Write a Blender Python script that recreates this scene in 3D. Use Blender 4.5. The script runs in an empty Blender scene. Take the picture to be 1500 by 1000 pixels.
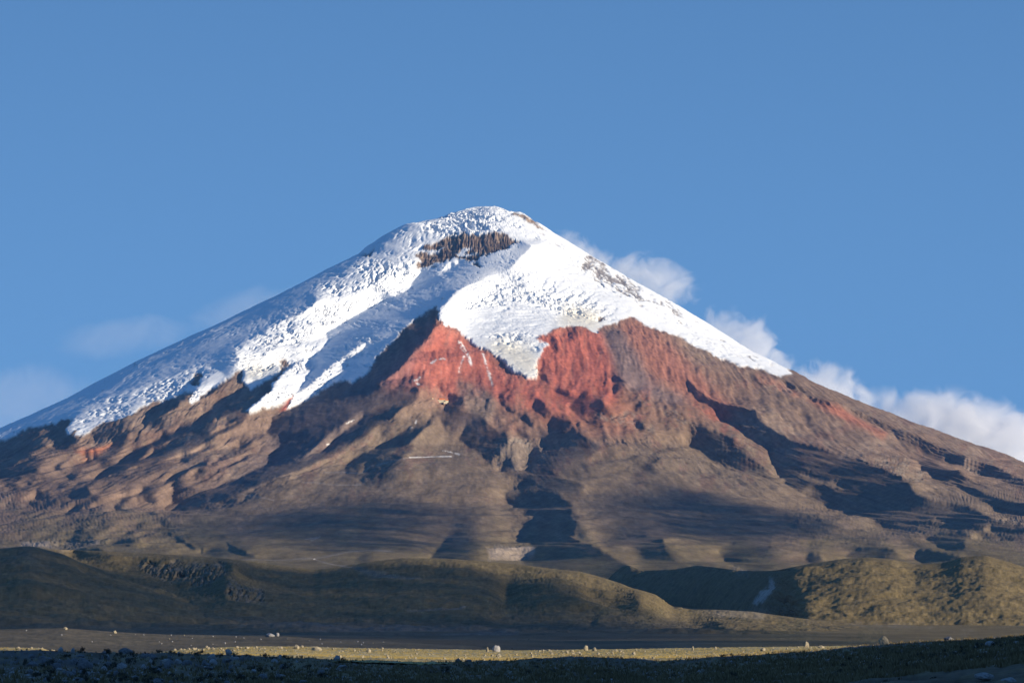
import bpy, math, random, os
import numpy as np
C = bpy.context.scene
random.seed(7)
QUICK = False

# ---------------------------------------------------------------- camera, sky, sun, exposure
F = 4120.0          # focal length in photo pixels (photo 1500 x 1000)
HOR = 905.0         # row of the horizon
cam_d = bpy.data.cameras.new('camera')
cam_d.sensor_width = 36.0
cam_d.lens = 36.0 * F / 1500.0
cam_d.shift_y = (HOR - 500.0) / 1500.0
cam_d.clip_start = 1.0
cam_d.clip_end = 120000.0
cam = bpy.data.objects.new('camera', cam_d)
C.collection.objects.link(cam)
cam.location = (0, 0, 0)
cam.rotation_euler = (math.radians(90), 0, 0)
C.camera = cam

SUN_EL = math.radians(13.0)
SUN_A = math.radians(62.0)            # from "behind the camera" round to the right
L = np.array([math.cos(SUN_EL)*math.sin(SUN_A), -math.cos(SUN_EL)*math.cos(SUN_A), math.sin(SUN_EL)])

world = bpy.data.worlds.new('World')
C.world = world
world.use_nodes = True
wn = world.node_tree
for n in list(wn.nodes): wn.nodes.remove(n)
sky = wn.nodes.new('ShaderNodeTexSky')
sky.sky_type = 'NISHITA'
sky.sun_disc = False
sky.sun_elevation = SUN_EL
sky.sun_rotation = math.atan2(L[0], L[1])     # 0 = +Y, clockwise seen from above
sky.altitude = 3850
sky.air_density = 1.0
sky.dust_density = 0.0
sky.ozone_density = 4.0
bg = wn.nodes.new('ShaderNodeBackground')
bg.inputs['Strength'].default_value = 0.080
wo = wn.nodes.new('ShaderNodeOutputWorld')
tintn = wn.nodes.new('ShaderNodeVectorMath'); tintn.operation = 'MULTIPLY'; tintn.inputs[1].default_value = (0.82, 0.97, 1.04)
wn.links.new(sky.outputs[0], tintn.inputs[0])
# even the dome out towards the blue of the sky in view
wtc = wn.nodes.new('ShaderNodeTexCoord'); wsp = wn.nodes.new('ShaderNodeSeparateXYZ'); wn.links.new(wtc.outputs['Generated'], wsp.inputs[0])
wrm = wn.nodes.new('ShaderNodeValToRGB'); wn.links.new(wsp.outputs['Z'], wrm.inputs[0])
wrm.color_ramp.interpolation = 'EASE'
wrm.color_ramp.elements[0].position = 0.0; wrm.color_ramp.elements[0].color = (0.152, 0.345, 0.655, 1)
wrm.color_ramp.elements[1].position = 0.45; wrm.color_ramp.elements[1].color = (0.058, 0.168, 0.392, 1)
wsc = wn.nodes.new('ShaderNodeVectorMath'); wsc.operation = 'SCALE'; wsc.inputs['Scale'].default_value = 1/0.080/1.50
wn.links.new(wrm.outputs[0], wsc.inputs[0])
wmx = wn.nodes.new('ShaderNodeMix'); wmx.data_type = 'VECTOR'; wmx.inputs[0].default_value = 0.85
wn.links.new(tintn.outputs[0], wmx.inputs[4]); wn.links.new(wsc.outputs[0], wmx.inputs[5]); wn.links.new(wmx.outputs[1], bg.inputs[0])
wn.links.new(bg.outputs[0], wo.inputs[0])

sun_d = bpy.data.lights.new('sun', 'SUN')
sun_d.energy = 5.0
sun_d.angle = math.radians(0.5)
sun_d.color = (1.0, 0.84, 0.62)
sun = bpy.data.objects.new('sun', sun_d)
C.collection.objects.link(sun)
from mathutils import Vector
sun.rotation_euler = Vector(L.tolist()).to_track_quat('Z', 'Y').to_euler()
sun.location = (3000, -2000, 3000)

C.view_settings.view_transform = 'Standard'
C.view_settings.look = 'None'
C.view_settings.exposure = 0.55
C.view_settings.gamma = 1.0
C.view_settings.use_curve_mapping = False
C.cycles.max_bounces = 8
C.cycles.diffuse_bounces = 2
C.cycles.volume_bounces = 6
C.cycles.use_denoising = True

# ---------------------------------------------------------------- numpy helpers
rng = np.random.RandomState(3)
def spectral(seed, beta, n=1024, kmin=4, aspect=1.0):
    """tileable fractal noise, unit variance, 1/f^beta"""
    r = np.random.RandomState(seed)
    kx = np.fft.fftfreq(n)[None, :]*n; ky = np.fft.fftfreq(n)[:, None]*n
    k = np.sqrt((kx*aspect)**2 + ky**2); k[0, 0] = 1
    a = k**(-beta/2.0); a[k < kmin] = 0
    f = np.fft.fft2(r.standard_normal((n, n)))*a
    o = np.real(np.fft.ifft2(f)); o -= o.mean()
    return (o/o.std()).astype(np.float32)
def tile(tex, x, y):
    """bilinear lookup with wrap; x, y in texels"""
    n = tex.shape[0]
    x0 = np.floor(x).astype(np.int64); y0 = np.floor(y).astype(np.int64)
    fx = (x-x0).astype(np.float32); fy = (y-y0).astype(np.float32)
    x1 = (x0+1) % n; y1 = (y0+1) % n; x0 %= n; y0 %= n
    return (tex[y0, x0]*(1-fx)+tex[y0, x1]*fx)*(1-fy) + (tex[y1, x0]*(1-fx)+tex[y1, x1]*fx)*fy
def samp(img, u, v, v0=0.0):
    """bilinear lookup of an image in photo pixels (clamped)"""
    h, w = img.shape[:2]
    u = np.clip(u, 0, w-1.001); v = np.clip(v-v0, 0, h-1.001)
    x0 = u.astype(np.int64); y0 = v.astype(np.int64)
    fx = (u-x0); fy = (v-y0)
    if img.ndim == 3: fx = fx[..., None]; fy = fy[..., None]
    return (img[y0, x0]*(1-fx)+img[y0, x0+1]*fx)*(1-fy) + (img[y0+1, x0]*(1-fx)+img[y0+1, x0+1]*fx)*fy
def blur(a, s):
    if s <= 0: return a
    p = int(4*s)+2
    b = np.pad(a, p, mode='edge')
    fy = np.fft.fftfreq(b.shape[0])[:, None]; fx = np.fft.rfftfreq(b.shape[1])[None, :]
    g = np.exp(-2*(math.pi*s)**2*(fx**2+fy**2))
    return np.fft.irfft2(np.fft.rfft2(b)*g, s=b.shape)[p:-p, p:-p]
def smooth(a, e0, e1):
    t = np.clip((a-e0)/(e1-e0), 0, 1); return t*t*(3-2*t)

# maps over the view: PAD pixels more on every side than the photo, rows V0..V1
PAD = 100; V0 = 260; V1 = 965
MW = 1500+2*PAD; MH = V1-V0
def raster(poly, val=1.0, out=None):
    p = np.array(poly, float)
    xs = p[:, 0]+PAD; ys = p[:, 1]-V0
    y0 = max(0, int(ys.min())-1); y1 = min(MH, int(ys.max())+2)
    x0 = max(0, int(xs.min())-1); x1 = min(MW, int(xs.max())+2)
    m = np.zeros((MH, MW), bool) if out is None else out
    if y1 <= y0 or x1 <= x0: return m
    Y, X = np.mgrid[y0:y1, x0:x1]+0.5
    ins = np.zeros(X.shape, bool)
    n = len(xs)
    for i in range(n):
        xa, ya, xb, yb = xs[i], ys[i], xs[(i+1) % n], ys[(i+1) % n]
        if ya == yb: continue
        c = ((ya > Y) != (yb > Y)) & (X < (xb-xa)*(Y-ya)/(yb-ya)+xa)
        ins ^= c
    m[y0:y1, x0:x1] |= ins
    return m
CROPS = {'A': (450,280,.3), 'B': (750,280,.3), 'C': (1050,450,.3), 'D': (250,380,.3), 'E': (0,500,.3), 'F': (400,520,.3),
         'G': (700,520,.3), 'H': (0,740,.26), 'I': (370,740,.26), 'J': (740,740,.26), 'K': (1110,740,.26),
         'a': (0,480,.15), 'b': (0,600,.15), 'c': (200,600,.15), 'd': (200,470,.15), 'e': (600,300,.15), 'f': (600,560,.15),
         'g': (780,540,.15), 'P': (0,0,1.0)}
def P(c, s):
    """'x,y x,y ...' in the coordinates of detail c of the survey -> photo pixels"""
    ox, oy, k = CROPS[c]
    return [(ox+float(a)*k, oy+float(b)*k) for a, b in (q.split(',') for q in s.split())]
def mask(polys, s=0.0):
    m = np.zeros((MH, MW), bool)
    for p in polys: raster(p, out=m)
    m = m.astype(np.float64)
    return blur(m, s) if s else m
# ---------------------------------------------------------------- survey of the relief: shaded flanks, snow line, rock colours
SNOW = [P('P', '-120,655 -120,560 0,560 240,440 400,380 545,320 600,290 700,270 800,300 900,370 1000,430 1100,495 1150,535 1160,553 1146,550.6 1110,544 1090,535 1077,533.5 1038,514 996,496.6 960,487 942,475 922,467.5 913,470 906,478 892,479 879,481 874.5,490 861,484 837,480 824,481 810,485.5 795,491 786,497 804,508 795,517 787,529 788,541 786,551.5 772,554 759,544 738,527 720,517 705,509 684,494 672,487 657,476 643,470 643,451 618,463 597,479 582,499 564,520 537,544 513,562 511,560 505,557 490,561.5 470,573 460,576 436,593 421,596 430,575 412,590 394,599 380,602 364,603.5 362,604 372.5,593 395,578 398,566 410,551 422,540.5 413,537.5 408,548 384.5,561.5 372.5,573.5 366,567.5 359,558.5 358,540.5 347,543.5 330,557 311,569 297,581 284,588.5 275,585 284,573.5 267,576 257,579 230,590 209,599 201,604.5 180,613.5 150,622.5 126,636 108,640.5 118.5,630 97.5,635 99,625.5 108,615 96,614 84,621 76.5,618 72,622 45,625.5 15,637.5 0,643.5')]
YANA = [P('e', '135,430 200,390 300,350 400,310 450,290 520,280 560,300 640,280 700,300 800,285 870,280 960,290 1000,340 1060,350 1100,365 1060,390 1010,420 960,450 830,480 720,520 640,550 560,550 440,545 350,560 250,590 150,620 90,625 60,590 130,580 100,530 60,515 120,480 200,490 330,460 370,440 280,450 160,460'),
        P('e', '590,575 640,560 700,575 690,590 620,590'), P('e', '215,625 260,610 290,620 240,638'), P('e', '990,110 1030,85 1080,105 1150,150 1220,190 1300,225 1340,255 1280,240 1150,200 1080,150 1040,115'),
        P('D','540,500 575,495 605,525 560,530'), P('d', '580,510 640,520 640,560 590,580 600,640 540,640 520,620 540,570'),
        P('P', '523,378 545,366 552,363 540,374'), P('P','30,633 47,624 40,630'), P('B','415,615 440,612 455,630 435,645')]
YANA_SNOW = [P('e', '455,480 480,440 530,415 600,430 560,440 520,470 500,490 600,485 690,490 560,500 500,520 440,500')]

SHADE = {}
def S(key, c, s): SHADE.setdefault(key, []).append(P(c, s))
# deep shade: flanks turned from the sun
S('deep', 'P', '616,402 602,417 601,430 562,441 514,470 472,494 484,501 457,527 455,538 461,540 447,555 442,566 430,580 436,593 425,601 402,609 393,615 399,619 393,628 390,632 395,642 411,642 407,657 392,668 399,678 380,687 362,696 341,705 323,711 296,720 264,732 254,736 242,750 290,742 350,721 395,705 425,693 478,673 502,664 520,655 544,640 568,616 595,598 619,584 612,569 590,566 571,571 552,563 575,548 600,526 622,500 640,478 637,470 645,451 651,450 663,432 678,424 693,418 720,406 735,402 750,393 755,384 765,375 780,364 778,360 765,355 751,363 724,366 705,371 690,376 666,382 636,391 616,400')
S('deep', 'P', '422,541 416,542 395,550 370,558 365,566 353,572 342,575 329,581 314,590 308,599 296,609 290,615 285,622 273,624 264,624 254,633 239,636 225,648 216,657 200,660 185,668 175,676 150,692 135,703 112,706 111,711 85,712 81,718 57,723 50,728 53,730 66,729 78,723 105,718 120,711 150,700 175,697 187,690 225,684 239,676 263,669 279,661 303,654 314,643 329,637 356,628 359,613 362,604 375,592 396,577 398,566 410,551')
S('lit', 'c', '0,500 30,470 70,420 170,380 170,420 130,460 50,500 0,520'); S('lit', 'c', '700,265 760,250 860,195 980,145 970,125 850,180 750,220'); S('lit','c','200,375 290,330 370,300 370,310 300,345 200,385')
S('lit', 'D', '960,418 830,485 760,535 650,640 575,705 600,722 700,660 780,600 850,545 930,470')
S('lit', 'F', '450,285 400,310 300,380 220,440 145,495 180,490 260,460 330,390 400,340 440,305')
S('lit', 'e', '240,685 330,640 440,620 400,650 290,680'); S('lit', 'e', '385,560 430,548 495,575 470,590 420,610')
S('lit', 'E', '1030,385 1080,420 1120,400 1100,385')
S('deep', 'd', '90,890 200,830 330,760 490,715 500,740 430,790 380,850 300,900 200,960 130,1000 40,1000 110,940')
S('deep', 'd', '520,630 560,570 620,530 630,560 560,690 500,700 450,690'); S('deep', 'd', '740,650 870,580 830,620 740,700 640,770 600,780 560,790 650,740'); S('deep', 'd', '1050,470 1010,560 990,620 1060,600')
S('deep', 'c', '420,500 460,460 560,430 720,370 880,330 870,345 760,390 620,430 520,480 490,530 440,525')
S('deep', 'c', '340,650 450,620 590,570 740,540 830,500 760,550 640,580 480,640 360,690')
S('deep', 'c', '0,850 40,800 60,760 200,740 320,690 360,690 250,790 150,820 60,860 0,880')
S('deep', 'b', '1500,740 1410,745 1370,800 1330,830 1190,870 1150,920 1100,950 1120,975 1190,960 1210,900 1300,860 1400,830 1500,820')
S('deep', 'c', '470,680 600,640 820,605 760,635 600,670 500,685'); S('deep', 'c', '880,590 890,560 960,530 1040,480 1110,450 1060,500 960,550')
S('deep', 'c', '1000,370 1010,320 1060,310 1170,300 1120,350 1010,390'); S('deep', 'c', '1170,430 1210,380 1260,360 1330,370 1270,400'); S('deep', 'c', '1250,480 1300,450 1400,390 1380,440 1290,490')
S('deep', 'c', '590,560 620,520 660,515 700,540 640,580'); S('deep','c','740,500 780,480 960,430 1100,390 1000,440 850,500')
S('deep', 'b', '0,310 130,260 200,280 330,250 480,190 500,140 640,130 660,100 720,90 650,170 650,240 720,270 650,290 600,300 480,340 540,300 600,240 520,250 330,300 220,350 140,390 0,450')
S('deep', 'b', '0,520 110,490 340,370 520,350 650,290 800,280 690,360 660,390 540,390 500,360 300,400 180,440 350,440 170,500 100,560 0,600')
S('deep', 'b', '0,680 0,600 100,590 280,575 410,580 350,610 200,630 80,650')
S('lit', 'b', '200,280 215,245 300,210 450,140 490,145 490,180 330,225 230,260'); S('lit', 'b', '0,330 60,300 150,280 180,290 60,320')
S('deep', 'b', '840,275 900,230 1000,210 1150,170 1270,150 1220,190 1070,240 950,270')
S('deep', 'b', '740,495 850,450 950,430 1050,390 1170,330 1380,290 1330,360 1240,390 1170,410 1130,450 1000,500 900,485 800,490')
S('deep', 'b', '1090,310 1200,260 1290,240 1240,300 1130,330'); S('deep', 'b', '690,400 780,370 750,400'); S('deep', 'b', '680,490 690,460 770,445 720,475')
S('deep', 'b', '630,640 690,600 770,600 720,660'); S('deep', 'b', '660,840 760,790 850,760 870,800 930,850 900,880 760,870')
S('deep', 'b', '1280,400 1350,400 1440,370 1500,320 1500,350 1370,450 1330,480 1320,430'); S('deep','b','500,580 560,540 610,520 560,580')
S('deep', 'b', '170,795 240,770 330,745 260,780'); S('deep', 'b', '0,760 60,730 190,690 130,730'); S('deep', 'b', '220,895 300,890 400,895 330,915'); S('deep', 'b', '0,940 80,910 160,900 90,925'); S('deep', 'b', '50,700 110,680 240,630 180,670')
S('deep', 'b', '700,980 900,910 1000,890 860,960 720,1000'); S('deep', 'b', '250,700 300,695 320,705 270,715'); S('deep','b','440,720 490,710 500,722 460,730')
S('deep', 'f', '260,0 300,50 350,60 370,110 300,130 300,90 250,20')
S('deep', 'f', '330,290 340,230 380,180 360,140 430,110 520,150 520,210 470,270 500,290 640,310 700,330 740,370 800,420 870,450 950,490 960,540 940,620 880,680 850,720 790,750 720,720 660,680 640,660 590,640 540,580 460,545 510,500 540,440 440,450 380,430 330,470 320,430 280,370 240,350 200,380 200,420 130,480 40,560 0,600 0,500 60,450 140,440 190,380 210,350 190,320 260,315')
S('deep', 'P', '600,627 607,640 600,650 570,664 545,675 520,685 500,690 520,672 545,660 575,645 590,635')
S('deep', 'P', '732,687 736,677 744,665 749,671 759,674 757,680 745,687 770,686 774,680 775,671 779,656 792,653 795,659 804,660 804,653 798,648 785,638 795,632 809,628 819,631 840,627 845,636 864,645 882,655 870,666 858,672 832,678 807,688 830,698 850,703 858,709 845,721 815,722 826,729 838,733 835,760 844,763 839,784 857,795 883,808 919,826 922,836 940,836 987,834 1021,828 1047,831 1078,835 1086,841 1110,836 1154,834 1155,852 1160,870 1168,896 1171,904 1130,899 1052,893 984,889 971,878 961,870 938,862 912,860 886,847 849,837 810,832 761,824 784,808 771,787 784,756 754,742 732,725 760,714 765,706')
S('deep', 'g', '340,370 440,290 520,180 560,190 540,250 500,290 640,240 720,200 760,210 660,300 720,380 770,420 720,460 600,450 520,460 440,470 400,430')
S('deep', 'g', '750,270 790,220 790,150 850,110 780,100 780,60 870,60 870,90 940,95 900,160 820,220'); S('deep', 'g', '180,180 280,180 370,200 350,260 290,230 220,210')
S('deep', 'g', '10,400 20,330 40,280 60,300 120,370 110,430 130,490 60,460'); S('deep', 'g', '160,530 240,470 300,500 350,490 380,520 360,570 260,600'); S('deep', 'g', '450,480 540,490 600,510 740,530 650,570 480,580 550,550')
S('deep', 'g', '970,400 980,370 1060,330 1060,390 1010,430'); S('deep', 'g', '960,500 1000,490 1090,550 1080,590 1050,630 990,560'); S('deep', 'g', '70,40 140,20 150,90 150,130 100,80')
S('deep', 'g', '690,130 715,80 740,70 720,140 680,190'); S('deep', 'g', '1280,460 1330,400 1360,430 1400,480 1330,490')
S('soft', 'g', '590,870 640,800 800,800 750,870'); S('deep', 'g', '869,1000 1000,940 1230,910 1150,980')
S('deep', 'f', '860,90 930,90 920,170 970,100 1000,110 960,190 900,210 1000,260 1040,310 1140,310 1220,430 1150,420 1050,320 960,280 870,190'); S('deep', 'f', '1180,265 1220,210 1220,150 1250,140 1330,210 1300,280 1330,350 1290,340 1250,290')
S('deep', 'f', '580,30 620,60 630,160 600,150'); S('deep', 'f', '720,250 740,180 780,150 760,230 750,290'); S('deep', 'f', '1050,430 1120,500 1200,520 1150,560 1080,520 1030,470'); S('soft', 'f', '660,20 720,10 760,60 740,100 690,90')
S('deep', 'G', '1000,435 1060,400 1130,375 1190,380 1240,410 1260,460 1300,500 1420,550 1470,610 1400,600 1260,560 1130,510')
S('deep', 'P', '1003,553 1015,559 1036,577 1057,589 1078,592 1105,601 1107,610 1122,625 1140,636 1158,646 1194,654 1218,660 1260,669 1278,681 1308,690 1320,696 1329,711 1344,726 1374,735 1410,737 1430,745 1450,757 1430,775 1400,772 1370,762 1340,768 1300,772 1279,766 1250,752 1214,742 1170,722 1146,706 1150,703 1131,678 1122,660 1104,651 1091,643 1075,632 1066,622 1054,610 1045,598 1018,580')
S('lit', 'C', '390,800 500,840 580,850 640,880 500,850 420,825'); S('lit', 'C', '0,530 130,630 130,642 60,620 0,560')
S('deep', 'C', '840,615 900,600 1000,640 1050,670 1180,700 1260,750 1400,790 1500,830 1500,880 1400,850 1290,800 1170,760 1100,720 980,680 880,650')
S('deep', 'C', '610,485 700,520 800,550 880,590 900,610 800,590 700,550'); S('deep', 'C', '970,740 1060,740 1150,790 1200,850 1100,840 1000,800'); S('deep', 'C', '310,360 380,380 410,410 350,400')
S('deep', 'C', '420,440 500,460 550,490 480,480'); S('deep', 'C', '1150,860 1250,880 1400,940 1500,960 1500,1000 1400,1000 1250,930'); S('deep', 'C', '1020,800 1100,830 1150,860 1050,840')
S('deep', 'C', '1020,610 1100,640 1160,665 1090,650'); S('soft', 'C', '440,590 520,590 560,630 470,620')
S('deep', 'K', '930,190 1020,240 1100,260 1160,250 1160,190 1210,160 1150,140 1000,160'); S('deep', 'K', '1130,130 1250,60 1500,100 1500,150 1200,140')
S('deep', 'K', '470,290 560,250 640,235 750,245 790,260 720,290 600,295'); S('deep', 'K', '880,290 890,260 960,255 1050,270 1150,290 1060,310 1000,325 930,330'); S('deep', 'K', '255,300 290,270 350,275 370,295 310,320')
S('soft', 'K', '0,180 100,150 300,120 450,115 330,160 150,230 0,300'); S('soft', 'K', '700,180 850,180 960,240 860,225')
S('deep', 'J', '1190,270 1280,220 1500,170 1500,250 1350,300 1250,320 1230,290'); S('deep', 'J', '520,220 640,190 800,160 880,180 900,250 780,270 680,240 570,240')
S('deep', 'J', '450,470 540,480 600,510 700,490 760,520 740,600 700,610 640,590 560,550'); S('deep', 'J', '1000,650 1180,650 1250,700 1330,720 1240,720 1100,690'); S('deep', 'J', '480,680 490,640 540,650 500,680')
S('deep', 'J', '0,430 150,425 260,450 400,520 560,590 640,620 400,590 200,580 0,580'); S('deep', 'K', '820,700 960,705 980,710 1000,745 860,750'); S('deep', 'K', '280,660 340,670 420,700 400,720 340,700')
S('deep', 'H', '600,230 700,190 790,180 740,235 650,235'); S('deep', 'H', '980,170 1030,190 1080,240 1180,280 1270,310 1310,350 1310,410 1260,370 1240,320 1200,290 1060,240 1010,210')
S('deep', 'H', '360,200 420,170 550,160 480,200 380,210'); S('deep', 'H', '410,140 480,125 450,155'); S('deep', 'H', '690,150 750,130 780,145 720,155'); S('deep', 'I', '-170,200 -90,250 -20,270 20,285 -40,280 -120,250')
S('deep', 'H', '560,250 660,300 850,310 1000,320 1200,340 1280,400 1270,560 1180,525 1000,470 850,420 600,360 450,320 380,280 470,240')
S('deep', 'H', '355,78 370,60 395,30 410,45 385,70'); S('deep','H','430,70 520,45 600,35 520,62'); S('deep','H','800,60 840,45 870,42 850,62')
S('deep', 'I', '1000,300 1080,200 1200,190 1320,230 1230,260 1130,300'); S('soft', 'I', '500,330 600,290 700,300 640,330')
S('deep','F','450,540 600,490 640,500 560,560 440,570'); S('deep','F','260,570 420,575 400,582'); S('deep','F','140,617 310,625 300,632'); S('deep','F','380,620 480,590 620,570 520,600')
S('half', 'P', '845,705 900,690 960,690 1040,705 1120,718 1200,742 1290,765 1300,800 1160,830 1040,826 900,800 850,780'); S('half', 'P', '860,640 900,640 990,690 1060,712 990,700 900,680 850,690'); S('half', 'P', '930,560 990,590 1040,620 1020,650 960,625 920,600'); S('half','P','300,745 420,735 520,718 610,712 690,722 735,738 740,795 600,812 420,806 300,792'); S('half','P','600,765 700,770 760,830 640,815')
S('spark', 'f', '200,415 240,358 270,372 322,445 312,475 230,432'); S('spark', 'f', '440,560 640,690 790,800 900,870 940,905 780,830 560,690'); S('spark', 'G', '1190,385 1240,400 1290,440 1400,490 1440,560 1480,610 1440,590 1390,540 1270,480')
S('spark', 'F', '450,285 400,310 300,380 220,440 145,495 300,400'); S('spark', 'g', '440,540 740,530 1000,640 1500,850 1500,900 1000,720 700,640'); S('spark', 'g','900,90 1100,190 1500,400 1500,440 1100,250'); S('spark','g','670,290 760,330 880,420 1030,610 980,590 820,470 700,370')
S('spark', 'f', '480,260 620,300 760,390 950,470 1230,610 1190,640 960,520 760,420'); S('spark', 'f', '1160,0 1250,130 1500,290 1500,240 1300,80 1200,0'); S('spark', 'c', '1060,220 1200,200 1250,140 1290,160 1180,290 1020,300'); S('spark', 'c', '0,960 300,830 420,700 800,620 1200,570 1320,520 1050,630 600,790 350,890 250,1000')
S('spark', 'b', '730,650 930,490 1040,570 930,680 760,700'); S('spark', 'J', '860,170 960,180 1250,290 1240,310 1000,330 900,260'); S('spark', 'J','450,215 550,240 700,300 760,350 690,370 560,280'); S('spark', 'H', '620,180 700,130 900,150 1040,230 1200,285 1500,300 1500,320 1200,310 900,270 640,250 570,225')
# silhouette snow that the low sun does not reach
SHADE['left'] = [P('P', '-120,500 0,500 240,440 400,380 520,330 548,350 535,371 508,398 480,410 457,427 469,440 442,467 406,476 385,491 345,512 349,536 331,554 309,536 255,554 192,578 132,599 99,620 0,640 -120,690')]
SHADE['bright'] = [P('P', '470,500 560,440 600,415 560,390 520,400 470,440 420,490 360,540 400,545 440,520'), P('P','660,470 720,430 800,395 860,430 900,470 850,475 780,490 700,490')]
# ---------------------------------------------------------------- the cone without its relief
D0 = 13300.0; X0 = -36/F*D0
def tab(s):
    a = np.array([[float(q) for q in p.split(':')] for p in s.split()])
    return a[:, 0], a[:, 1]
R_S, Z_S = tab('0:1943 100:1922 250:1850 400:1748 520:1650 800:1505 1200:1288 1850:1000 2700:650 3800:375 5000:235 6000:150 7000:88 7600:60 8600:18 9500:-7 10100:-13 10700:-16.5 11300:-17.5 12400:-19 40000:-19')
R_L, Z_L = tab('0:1943 34:1941 60:1932 94:1927 142:1909 190:1895 239:1874 336:1852 368:1848 400:1840 449:1812 497:1784 545:1749 565:1742 610:1702 755:1633 1014:1492 1336:1326 1659:1165 1982:985 2305:838 2628:705 3200:540 4000:400 5000:270 6000:170 7600:80 9500:15 12400:-19 40000:-19')
R_R, Z_R = tab('0:1943 45:1940 78:1923 110:1901 139:1895 165:1909 197:1889 245:1857 278:1838 316:1808 439:1728 600:1630 923:1444 1246:1235 1407:1150 1730:1003 2053:868 2376:738 2537:674 3000:545 4000:390 5000:270 6000:170 7600:80 9500:15 12400:-19 40000:-19')
def smtab(R, Z, w):
    g = np.arange(0, 16000, 10.0); z = np.interp(g, R, Z)
    k = np.hanning(2*w+1); k /= k.sum()
    zz = np.convolve(np.pad(z, w, mode='edge'), k, 'valid'); zz = np.where(g < w*5, z*(1-g/(w*5.0))+zz*(g/(w*5.0)), zz)
    return g, zz
gS = smtab(R_S, Z_S, 12); gL = smtab(R_L, Z_L, 2); gR = smtab(R_R, Z_R, 2)
gL2 = smtab(R_L, Z_L, 30); gR2 = smtab(R_R, Z_R, 30)
def base_z(x, y):
    dx = x-X0; dy = D0-y                      # dy > 0 towards the camera
    r = np.sqrt(dx*dx+dy*dy)+1e-6
    c = dy/r; s = dx/r
    zf = np.interp(r, *gS)
    zs = np.where(s > 0, np.interp(r, *gR), np.interp(r, *gL))
    w = np.where(c > 0, c*c, 0.0)
    w = smooth(w, 0.0, 1.0)
    return zf*w + zs*(1-w)

# first hit of every view ray with the cone, on a half resolution grid
hs = 2
gu = np.arange(-PAD, 1500+PAD+hs, hs)+0.0; gv = np.arange(V0, V1+hs, hs)+0.0
GU, GV = np.meshgrid(gu, gv)
RX = (GU-750)/F; RZ = (HOR-GV)/F               # ray = (RX, 1, RZ) * depth
ds = np.concatenate([np.arange(1500, 9000, 100.0), np.arange(9000, 14200, 40.0)])
hit = np.full(GU.shape, np.nan); lo = np.full(GU.shape, ds[0])
for i in range(len(ds)):
    m = np.isnan(hit)
    if not m.any(): break
    d = ds[i]
    zz = base_z(RX[m]*d, np.full(m.sum(), d))
    under = zz > RZ[m]*d
    idx = np.where(m.ravel())[0][under]
    hit.ravel()[idx] = d; lo.ravel()[idx] = ds[i-1] if i else d
m = ~np.isnan(hit)
a = lo[m].copy(); b = hit[m].copy(); rx = RX[m]; rz = RZ[m]
for _ in range(9):
    c = (a+b)/2; u_ = base_z(rx*c, c) > rz*c
    b = np.where(u_, c, b); a = np.where(u_, a, c)
hit[m] = b
# beyond the skyline continue the depth so the maps stay smooth
for j in range(hit.shape[1]):
    col = hit[:, j]; k = np.where(~np.isnan(col))[0]
    if len(k): col[:k[0]] = col[k[0]]
    else: col[:] = D0
hit_ok = m.astype(float)
def up(a):
    U = np.arange(MW)/hs; V = np.arange(MH)/hs
    UU, VV = np.meshgrid(U, V)
    return samp(a, UU, VV)
DEP = up(hit); OK = up(hit_ok)
OKb = smooth(blur((OK > 0.99).astype(float), 7), 0.55, 0.95)
DEPs = blur(DEP, 1.5)
MU, MV = np.meshgrid(np.arange(MW)-PAD+0.0, np.arange(MH)+V0+0.0)
RXF = (MU-750)/F; RZF = (HOR-MV)/F

# ---------------------------------------------------------------- relief: displacement towards the viewer that turns each flank as surveyed
lit = mask(SHADE['lit']); deep = mask(SHADE['deep'])*(1-lit); soft = np.clip(mask(SHADE['soft'], 3)+0.55*mask(SHADE['half'], 9), 0, 1); leftm = mask(SHADE['left'])*(1-deep)
deepb = blur(deep, 0.8); brightb = mask(SHADE['bright'], 8); leftb = blur(leftm, 1.5)
R_ = np.stack([RXF, np.ones_like(RXF), RZF])
def d_u(a): return np.gradient(a, axis=1)
def d_v(a): return np.gradient(a, axis=0)
def cross(a, b): return np.stack([a[1]*b[2]-a[2]*b[1], a[2]*b[0]-a[0]*b[2], a[0]*b[1]-a[1]*b[0]])
def dotL(a): return a[0]*L[0]+a[1]*L[1]+a[2]*L[2]
sparkb = mask(SHADE['spark'], 0.8)
def fd_u(a): return np.pad(a[:, 1:]-a[:, :-1], ((0, 0), (0, 1)))
def fd_v(a): return np.pad(a[1:]-a[:-1], ((0, 1), (0, 0)))
def fdT_u(a):
    o = np.zeros_like(a); o[:, :-1] -= a[:, :-1]; o[:, 1:] += a[:, :-1]; return o
def fdT_v(a):
    o = np.zeros_like(a); o[:-1] -= a[:-1]; o[1:] += a[:-1]; return o
def shrink(a): return 0.25*(a[0::2, 0::2]+a[1::2, 0::2]+a[0::2, 1::2]+a[1::2, 1::2])
def cast_shadow(X, Y, Z, r0, step=2, tmax=2600.0, nt=46):
    """which pixels of the relief other relief hides from the sun (step = pixels per cell)"""
    h, w = X.shape; sh = np.zeros((h, w), bool)
    for t in np.geomspace(16, tmax, nt):
        x = X+L[0]*t; y = Y+L[1]*t; z = Z+L[2]*t
        u = (750+x/y*F+PAD)/step-0.25; v = (HOR-z/y*F-V0)/step-r0-0.25
        ok = (u > 0) & (u < w-1.01) & (v > 0) & (v < h-1.01)
        uu = np.clip(u, 0, w-1.01); vv = np.clip(v, 0, h-1.01)
        x0 = uu.astype(int); y0 = vv.astype(int)
        ys = Y[y0, x0]
        sh |= ok & (y > ys+3+0.004*t) & (y < ys+600)
    return sh
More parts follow.
